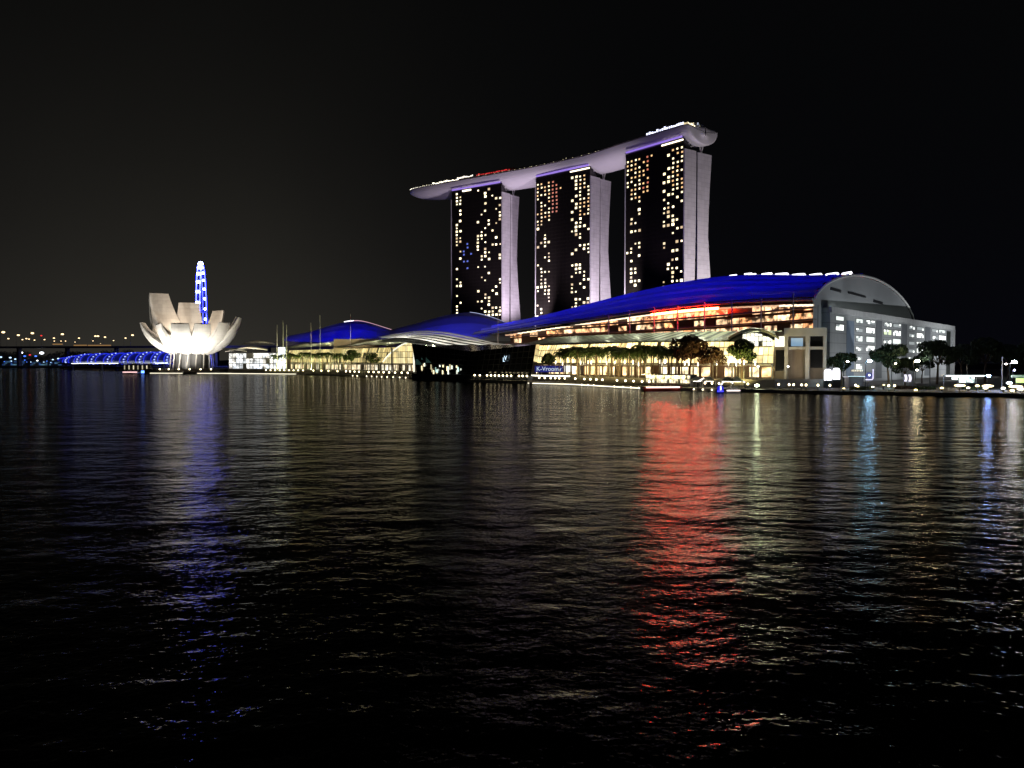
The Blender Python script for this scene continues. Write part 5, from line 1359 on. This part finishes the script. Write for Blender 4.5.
def boat(px0, px1, d, yaw, lab, hullmat, lights, cabin=True, h=1.1, name='river_boat'):
    p0, p1 = pl(px0, d), pl(px1, d); L_ = (p1 - p0).length; c = (p0 + p1) / 2
    T = thing(name, lab, 'boat', (c.x, c.y, 0)); R = Matrix.Rotation(yaw, 3, 'Z')
    def q(x, y, z): return c + R @ Vector((x * L_ / 2, y, z))
    W = min(1.9, L_ * .14)
    rows = []
    for x, wf, zk, zt in ((-1, .55, .1, h * 1.15), (-.8, .9, -.3, h), (-.3, 1, -.4, h * .85), (.3, 1, -.4, h * .85), (.75, .75, -.3, h * 1.0), (1, .08, .2, h * 1.35)):
        rows.append([q(x, -W * wf, zt), q(x, -W * wf * .8, zk), q(x, W * wf * .8, zk), q(x, W * wf, zt), q(x, W * wf * .85, zt - .1), q(x, -W * wf * .85, zt - .1)])
    mb = MB(); mb.grid(rows, closed=True); mb.f.append((0, 1, 2, 3, 4, 5)); mb.uv.append(None); mb.build('hull', hullmat, T)
    if cabin:
        mb = MB(); mb.box(q(-.05, 0, h + 1.0), R @ Vector((L_ * .34, 0, 0)), R @ Vector((0, W * .7, 0)), (0, 0, .06)); mb.build('cabin_roof', hullmat, T)
        for x in (-.6, -.2, .2, .5):
            for s in (-1, 1):
                mb = MB(); mb.tube([q(x, s * W * .62, h * .8), q(x, s * W * .62, h + 1.0)], .05, 5); mb.build('post', METAL, T)
    mb = MB(); mb.box(q(-.1, -W * 1.03, h * lights[2]), R @ Vector((L_ * lights[1] / 2, 0, 0)), R @ Vector((0, .06, 0)), (0, 0, lights[3])); mb.build('side_light', lights[0], T)
    return T
RED = solid('red_paint', (.35, .03, .02), .4); BLUEP = solid('blue_paint', (.02, .03, .22), .4); WHT = solid('white_paint', (.7, .7, .7), .4)
boat(641, 684, 252, .25, 'long red river boat with a white light bar moored below the cafe', RED, (glow('boat_bar', (1, .72, .66), 2.2), .84, 1.0, .22))
boat(726, 741, 233, .1, 'small boat with a white light bar right of the blue-lit boat', WHT, (glow('boat_bar_b', (1, .85, .8), 2.4), .9, .9, .16), True, .8)
T = boat(716, 725, 231, .1, 'small boat with a glowing deep blue cabin near the tents', BLUEP, (glow('boat_blue_bar', (.05, .05, 1), 2), .7, .8, .2), False, .7)
c = pl(720.5, 231); mb = MB(); mb.ball((c.x, c.y, 1.35), 1.0, .8, .85); mb.build('cabin', glow('cabin_blue', (.015, .015, .65), 1.0), T)
mb = MB(); mb.tube([(c.x - .1, c.y - .75, .9), (c.x - .1, c.y - .75, 2.0)], .14, 6); mb.build('lamp_tube', glow('cabin_lamp', (.6, .6, 1), 5), T)
boat(123, 141, 604, .0, 'river boat with pinkish light bar left of the museum', WHT, (glow('boat_pink', (1, .6, .6), 1.6), .8, 1, .35), True, 1.4)
boat(141.5, 144.8, 602, 0, 'small blue-lit boat just right of the river boat by the museum', BLUEP, (glow('boat_blue_b', (.1, .25, 1), 5), .9, 1.3, .9), False, 1.2)
boat(183, 197, 596, 0, 'dark moored barge below the museum with its lights off', DARKMET, (DARKMET, .5, .9, .1), True, 1.5, 'moored_barge')
# kiosk left of the museum
T = thing('quay_kiosk', 'small dark kiosk with cream-lit posts left of the museum', 'kiosk', pl(134, 642, QZ)); c = pl(136, 648)
mb = MB(); mb.cbox((c.x, c.y + 4, 4.2), 20, 8, 6.4); mb.build('wall', DARKSTONE, T)
mb = MB(); mb.cbox((c.x, c.y + 2, 7.9), 24, 13, .6); mb.build('roof', STONE, T)
for k in range(6):
    mb = MB(); mb.cbox((c.x - 9 + k * 3.6, c.y - .4, 4.6), .7, .3, 3.2); mb.build('lit_post', glow('kiosk_post_%d' % k, (1, .9, .6), .4 + .25 * (k % 3)), T)
# floodlit kiosk lamps in front of the malls: small warm lanterns on the terrace
LN = None
def make_lantern():
    T = thing('terrace_lantern', 'slim terrace lantern standing among the palms of the right mall', 'lantern', (0, 0, 0))
    mb = MB(); mb.tube([(0, 0, 0), (0, 0, 4.6)], .07, 5); mb.build('post', METAL, T)
    mb = MB(); mb.tube([(0, 0, 4.6), (0, 0, 5.9)], .16, 6); mb.build('lit_tube', glow('lantern_tube', (1, .92, .7), 5), T)
    return T
LN = Stamp(make_lantern())
random.seed(12)
for i in range(26):
    px = 572 + i * 7.6
    base_d = min(zip(MSP, MSN), key=lambda a: abs(512 + 800 * a[0].x / a[0].y - px))
    p = base_d[0] + base_d[1] * random.uniform(3, 12)
    LN.put((p.x, p.y, 3.4), 0, random.uniform(.9, 1.1), None, 'lanterns on the mall terrace')
